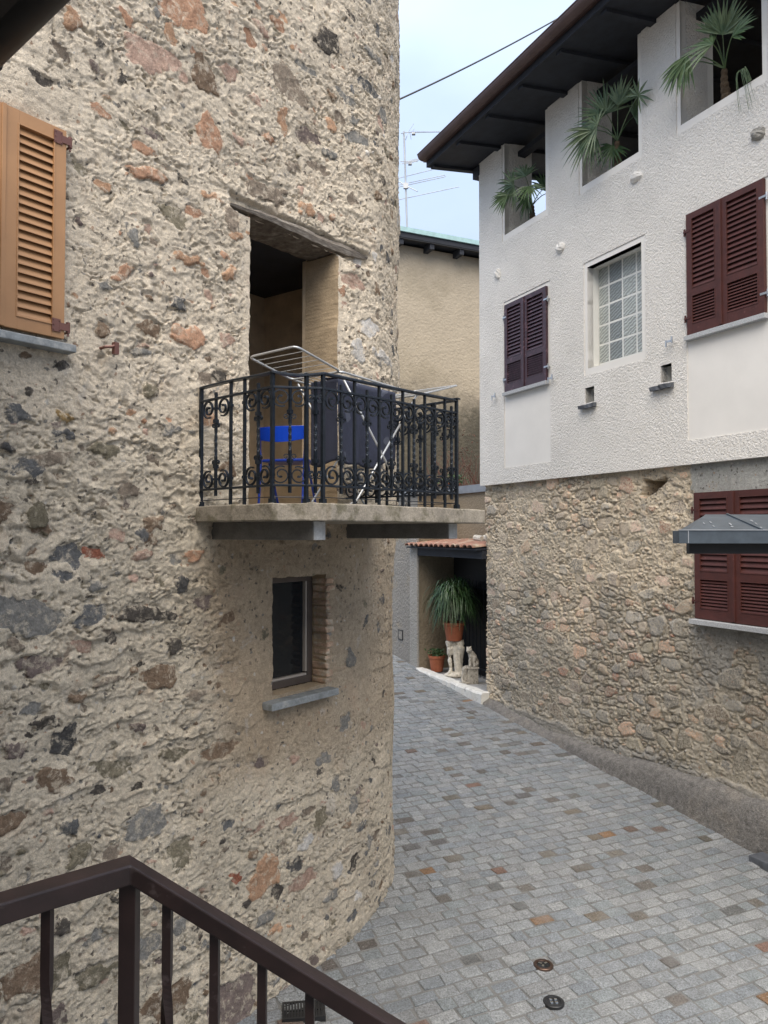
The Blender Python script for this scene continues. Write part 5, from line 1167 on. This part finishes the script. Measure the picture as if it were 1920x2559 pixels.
# ------------------------------------------------------------------ near things
PO = thing('porch_canopy', 'dark grey metal porch canopy with box gutter in front of the lower red shutters', 'canopy', XYZ(3.2, 6.2, 3.3))
bx = lambda x, y, z: XYZ(x, y, z)
fcl = .028
g_ = MB(); g_.box(bx, 2.29, 4.9, 5.97, 5.985, 3.318, 3.420); g_.box(bx, 2.29, 4.9, 5.985, 6.10, 3.318, 3.328); g_.box(bx, 2.29, 4.9, 6.09, 6.10, 3.328, 3.415); g_.box(bx, 2.29, 2.302, 5.985, 6.09, 3.328, 3.418)
obj('gutter', g_, M['canopy_steel'], PO, bevel=.003)
obj('gutter_lip', MB().box(bx, 2.288, 4.9, 5.962, 5.984, 3.4205, 3.427), M['zinc'], PO)
for x_ in (2.36, 3.25, 4.1): obj('gutter_strap', MB().box(bx, x_, x_ + .006, 5.966, 5.9695, 3.322, 3.42), M['zinc'], PO)
for x_ in (2.98, 3.6): obj('seam', MB().hexa([bx(x_, 6.07, 3.421), bx(x_ + .014, 6.07, 3.421), bx(x_, 6.69, 3.560), bx(x_ + .014, 6.69, 3.560), bx(x_, 6.07, 3.434), bx(x_ + .014, 6.07, 3.434), bx(x_, 6.69, 3.573), bx(x_ + .014, 6.69, 3.573)]), M['canopy_steel'], PO)
pn = MB(); pn.prism([bx(2.40, 6.06, 3.405), bx(4.9, 6.06, 3.405), bx(4.9, 6.70, 3.548), bx(2.80, 6.70, 3.548)], [bx(2.40, 6.06, 3.420), bx(4.9, 6.06, 3.420), bx(4.9, 6.70, 3.563), bx(2.80, 6.70, 3.563)]); obj('roof_panel', pn, M['canopy_steel'], PO, bevel=.004)
hp_ = MB(); hp_.prism([bx(2.40, 6.06, 3.408), bx(2.80, 6.70, 3.55), bx(2.55, 6.70, 3.405)], [bx(2.41, 6.06, 3.42), bx(2.81, 6.70, 3.562), bx(2.56, 6.70, 3.415)]); obj('hip_panel', hp_, M['canopy_steel'], PO)
obj('fascia', MB().box(bx, 2.43, 4.9, 6.12, 6.18, 3.235, 3.33), M['black'], PO); obj('soffit', MB().prism([bx(2.47, 6.18, 3.335), bx(4.9, 6.18, 3.335), bx(4.9, 6.75, 3.42), bx(2.86, 6.75, 3.42)], [bx(2.47, 6.18, 3.35), bx(4.9, 6.18, 3.35), bx(4.9, 6.75, 3.44), bx(2.86, 6.75, 3.44)]), M['black'], PO)
fk = MB(); r = random.Random(3)
for (x, y, sx, sy) in ((2.63, 6.32, .012, .05), (2.70, 6.35, .01, .04), (2.66, 6.2, .012, .03), (2.83, 6.28, .016, .06), (2.80, 6.18, .02, .02), (3.05, 6.30, .012, .07), (3.02, 6.16, .014, .03), (3.07, 6.42, .02, .04)):
    P_ = []
    for k_ in range(6): a = k_ * PI / 3; px, py = x + .6 * sx * math.cos(a) * r.uniform(.6, 1.2) + .2 * sy * math.sin(a), y + sy * math.sin(a) * r.uniform(.6, 1.2); P_.append(bx(px, py, 3.420 + (py - 6.06) * .2234 + .003))
    fk.prism(P_, [p + ZUP * .002 for p in P_])
obj('paint_fleck', fk, M['zinc'], PO)
po_ = MB(); po_.box(bx, 4.30, 4.42, 6.15, 6.27, -.1, 3.24); obj('post', po_, M['black'], PO)
sl = MB(); sl.box(H, 4.3, 5.62, .10, .30, -.02, .125); tagit(obj('slate_step', sl, M['slate'], None, bevel=.012, origin=H(5.3, .2, 0)), 'dark slate slab against the cement footing at the right edge', 'slab')

# brown handrail of the stair where the viewer stands
K = 1.16
RL = thing('stair_railing', 'brown painted steel stair railing with flat handrail in the foreground', 'railing', XYZ(-.49 * K, 1.5 * K, 1.7))
cz = ZC - .63 * K; PCn = XYZ(-.49 * K, 1.5 * K, cz); PL = XYZ(-.67 * K, 1.335 * K, cz + .002); PRt = XYZ(.0626 * K, 1.49 * K, ZC - .957 * K)
dl = (PL - PCn); dl /= np.linalg.norm(dl); dr_ = PRt - PCn; dr_ /= np.linalg.norm(dr_)
hs = [(-.031, -.036), (.031, -.036), (.031, 0), (-.031, 0)]
hr = MB(); bis = XYZ(0, 0, 1)
hl = np.array([dl[0], dl[1], 0]); hl /= np.linalg.norm(hl); hr_ = np.array([dr_[0], dr_[1], 0]); hr_ /= np.linalg.norm(hr_)
sl_n = np.array([-hl[1], hl[0], 0]); sr_n = np.array([hr_[1], -hr_[0], 0])
wr = .030
def offs(nv): return nv
bs = (sl_n + sr_n); bs /= np.linalg.norm(bs); kf = wr / max(.3, bs @ sr_n)
def ring_at(p, v, w_): return [p + v * w_ + ZUP * 0, p - v * w_ + ZUP * 0, p - v * w_ - ZUP * .044, p + v * w_ - ZUP * .044]
rings = [ring_at(PCn + dl * 1.2, sl_n, wr), ring_at(PCn, bs, kf), ring_at(PCn + dr_ * 2.2, sr_n, wr)]
hr.add([q for r_ in rings for q in r_], [(i * 4 + j, i * 4 + (j + 1) % 4, (i + 1) * 4 + (j + 1) % 4, (i + 1) * 4 + j) for i in range(2) for j in range(4)] + [(0, 1, 2, 3), (8, 9, 10, 11)])
obj('handrail', hr, M['rail_paint'], RL, bevel=.004)
obj('post', MB().sweep([PCn - ZUP * .036, PCn - ZUP * 1.0], [(x * .0185, y * .0185) for x, y in SQ], up=tuple(hr_)), M['rail_paint'], RL, bevel=.002)
def rail_bar(p, twisted):
    zz = np.linspace(-.036, -.95, 70); tw = [max(0, (-.20 - z_)) * 9.0 if twisted else 0 for z_ in zz]
    obj('twisted_baluster' if twisted else 'baluster', MB().sweep([p + ZUP * z_ for z_ in zz], [(x * .0098, y * .0098) for x, y in SQ], up=tuple(hr_), twist=tw), M['rail_paint'], RL)
for i in range(1, 9): rail_bar(PCn + dl * (.178 * i), True)
for i in range(1, 16): rail_bar(PCn + dr_ * (.1235 * i / math.hypot(dr_[0], dr_[1]) * .86 - .024), i == 1 or i > 4 and i % 3 == 1)
SR = thing('stone_stair', 'grey stone stair landing under the brown railing', 'stair', XYZ(0, .8, 0))
ld = MB(); zl = cz - 1.0
def L2(a, b, z): return PCn * np.array([1, 1, 0]) + hl * a + np.array([-hl[1], hl[0], 0]) * b * (1 if (np.array([-hl[1], hl[0], 0]) @ np.array([0, -1, 0])) > 0 else -1) + ZUP * z
ld.prism([PCn * np.array([1, 1, 0]) + v + ZUP * (zl - .2) for v in (np.zeros(3), hl * 1.6, hl * 1.6 + XYZ(1.2, -1.6, 0), XYZ(.1, -1.6, 0))], [PCn * np.array([1, 1, 0]) + v + ZUP * zl for v in (np.zeros(3), hl * 1.6, hl * 1.6 + XYZ(1.2, -1.6, 0), XYZ(.1, -1.6, 0))])
obj('landing', ld, M['stair'], SR)
for i in range(9):
    z_ = zl - .17 * (i + 1)
    if z_ < -.3: break
    obj('step', MB().box(bx, PCn[0] + .02 + .29 * i, PCn[0] + .02 + .29 * (i + 1) + .02, PCn[1] - 1.3, PCn[1] + .03, z_ - .16, z_), M['stair'], SR)
# eave of the viewer's own house, top left corner
EV = thing('near_house', 'black roof eave and gutter of the near house in the top left corner', 'house', XYZ(-1.6, 3.0, 5.4))
a1, a2 = XYZ(-1.21 + .75 * 2, 2.88 - .665 * 2, 5.4), XYZ(-1.21 - .75 * 2.2, 2.88 + .665 * 2.2, 5.4); nb_ = XYZ(-.665, -.745, 0)
bd = MB(); bd.prism([a1 + nb_ * .08, a2 + nb_ * .08, a2 + nb_ * 1.4 + ZUP * .35, a1 + nb_ * 1.4 + ZUP * .35], [a1 + nb_ * .08 + ZUP * .08, a2 + nb_ * .08 + ZUP * .08, a2 + nb_ * 1.4 + ZUP * .43, a1 + nb_ * 1.4 + ZUP * .43]); obj('soffit', bd, M['black'], EV)
wl = MB(); l_ = (a2 - a1) / np.linalg.norm(a2 - a1); w0 = a1 * np.array([1, 1, 0]) + nb_ * 1.95 - l_ * 5.0; w1 = a2 * np.array([1, 1, 0]) + nb_ * 1.95 + l_ * 3.0
wl.prism([w0 - ZUP * .3, w1 - ZUP * .3, w1 + nb_ * .4 - ZUP * .3, w0 + nb_ * .4 - ZUP * .3], [w0 + ZUP * 5.9, w1 + ZUP * 5.9, w1 + nb_ * .4 + ZUP * 5.9, w0 + nb_ * .4 + ZUP * 5.9]); obj('wall', wl, M['grey_rough'], EV)  # unseen wall behind the viewer, added to block low sky light
gm = MB(); gm.tube([a1 + nb_ * .07 + ZUP * .05, a2 + nb_ * .07 + ZUP * .05], .075, 14)
for u in (.42, .62): p = a1 + (a2 - a1) * u + nb_ * .07 + ZUP * .05; gm.tube([p, p + (a2 - a1) * .012], .083, 14)
obj('gutter', gm, M['black'], EV, smooth=True)

# in-ground fittings
def disc(name, label, x, y, r0, lens):
    z = gz(x, y) + .007; c = XYZ(x, y, z); o = thing(name, label, 'ground light', c, 'round fittings set in the paving')
    obj('ring', MB().lathe(c, [(r0, -.03), (r0, .004), (r0 * .94, .008), (r0 * .70, .008), (r0 * .66, .002), (r0 * .66, -.02)], 30), M['bronze'] if lens else M['drain'], o)
    if lens:
        obj('lens', MB().lathe(c, [(r0 * .65, -.01), (r0 * .62, .003), (r0 * .3, .006), (.002, .007)], 24), M['pane'], o)
        for a in (.6, 2.6, 4.4): obj('reflector', MB().box(lambda p, q, s_: c + XYZ(math.cos(a) * p - math.sin(a) * q, math.sin(a) * p + math.cos(a) * q, s_), r0 * .16, r0 * .5, -.008, .008, .004, .010), M['chrome'], o)
    else:
        obj('lid', MB().lathe(c, [(r0 * .655, -.01), (r0 * .65, .004), (.002, .005)], 24), M['drain'], o)
        for (u, v) in ((-.018, -.018), (.018, -.018), (-.018, .018), (.018, .018)): obj('stud', MB().box(lambda p, q, s_: c + XYZ(p, q, s_), u - .011, u + .011, v - .011, v + .011, .004, .011), M['chrome'], o, bevel=.003)
disc('ground_light', 'bronze rimmed glass light set in the setts, farther from the railing', 1.248, 6.112, .078, True)
disc('ground_light', 'black round cover with four bright studs set in the setts, nearest the railing', 1.236, 5.693, .077, False)
GRT = thing('drain_grate', 'black slotted drain grate in the setts at the foot of the stone house', 'grate', XYZ(-.56, 5.50, .03))
gd = XYZ(.32, .0, 0) * 0 + (XYZ(-.43, 5.535, 0) - XYZ(-.70, 5.50, 0)); gd /= np.linalg.norm(gd); gn = np.array([-gd[1], gd[0], 0]); gc = XYZ(-.565, 5.505, gz(-.565, 5.505) + .013)
GG = lambda a, b, z: gc + gd * a + gn * b + ZUP * z
fr = MB()
for (a0, a1_, b0, b1) in ((-.15, .15, -.10, -.085), (-.15, .15, .085, .10), (-.15, -.135, -.085, .085), (.135, .15, -.085, .085)): fr.box(GG, a0, a1_, b0, b1, -.03, .006)
obj('frame', fr, M['drain'], GRT); sl_ = MB()
for i in range(13): sl_.box(GG, -.128 + i * .0208, -.116 + i * .0208, -.085, .085, -.02, .005)
sl_.box(GG, -.135, .135, -.006, .006, -.02, .0045); obj('slats', sl_, M['drain'], GRT); obj('sump', MB().box(GG, -.134, .134, -.084, .084, -.05, -.0405 + .035), M['black'], GRT)
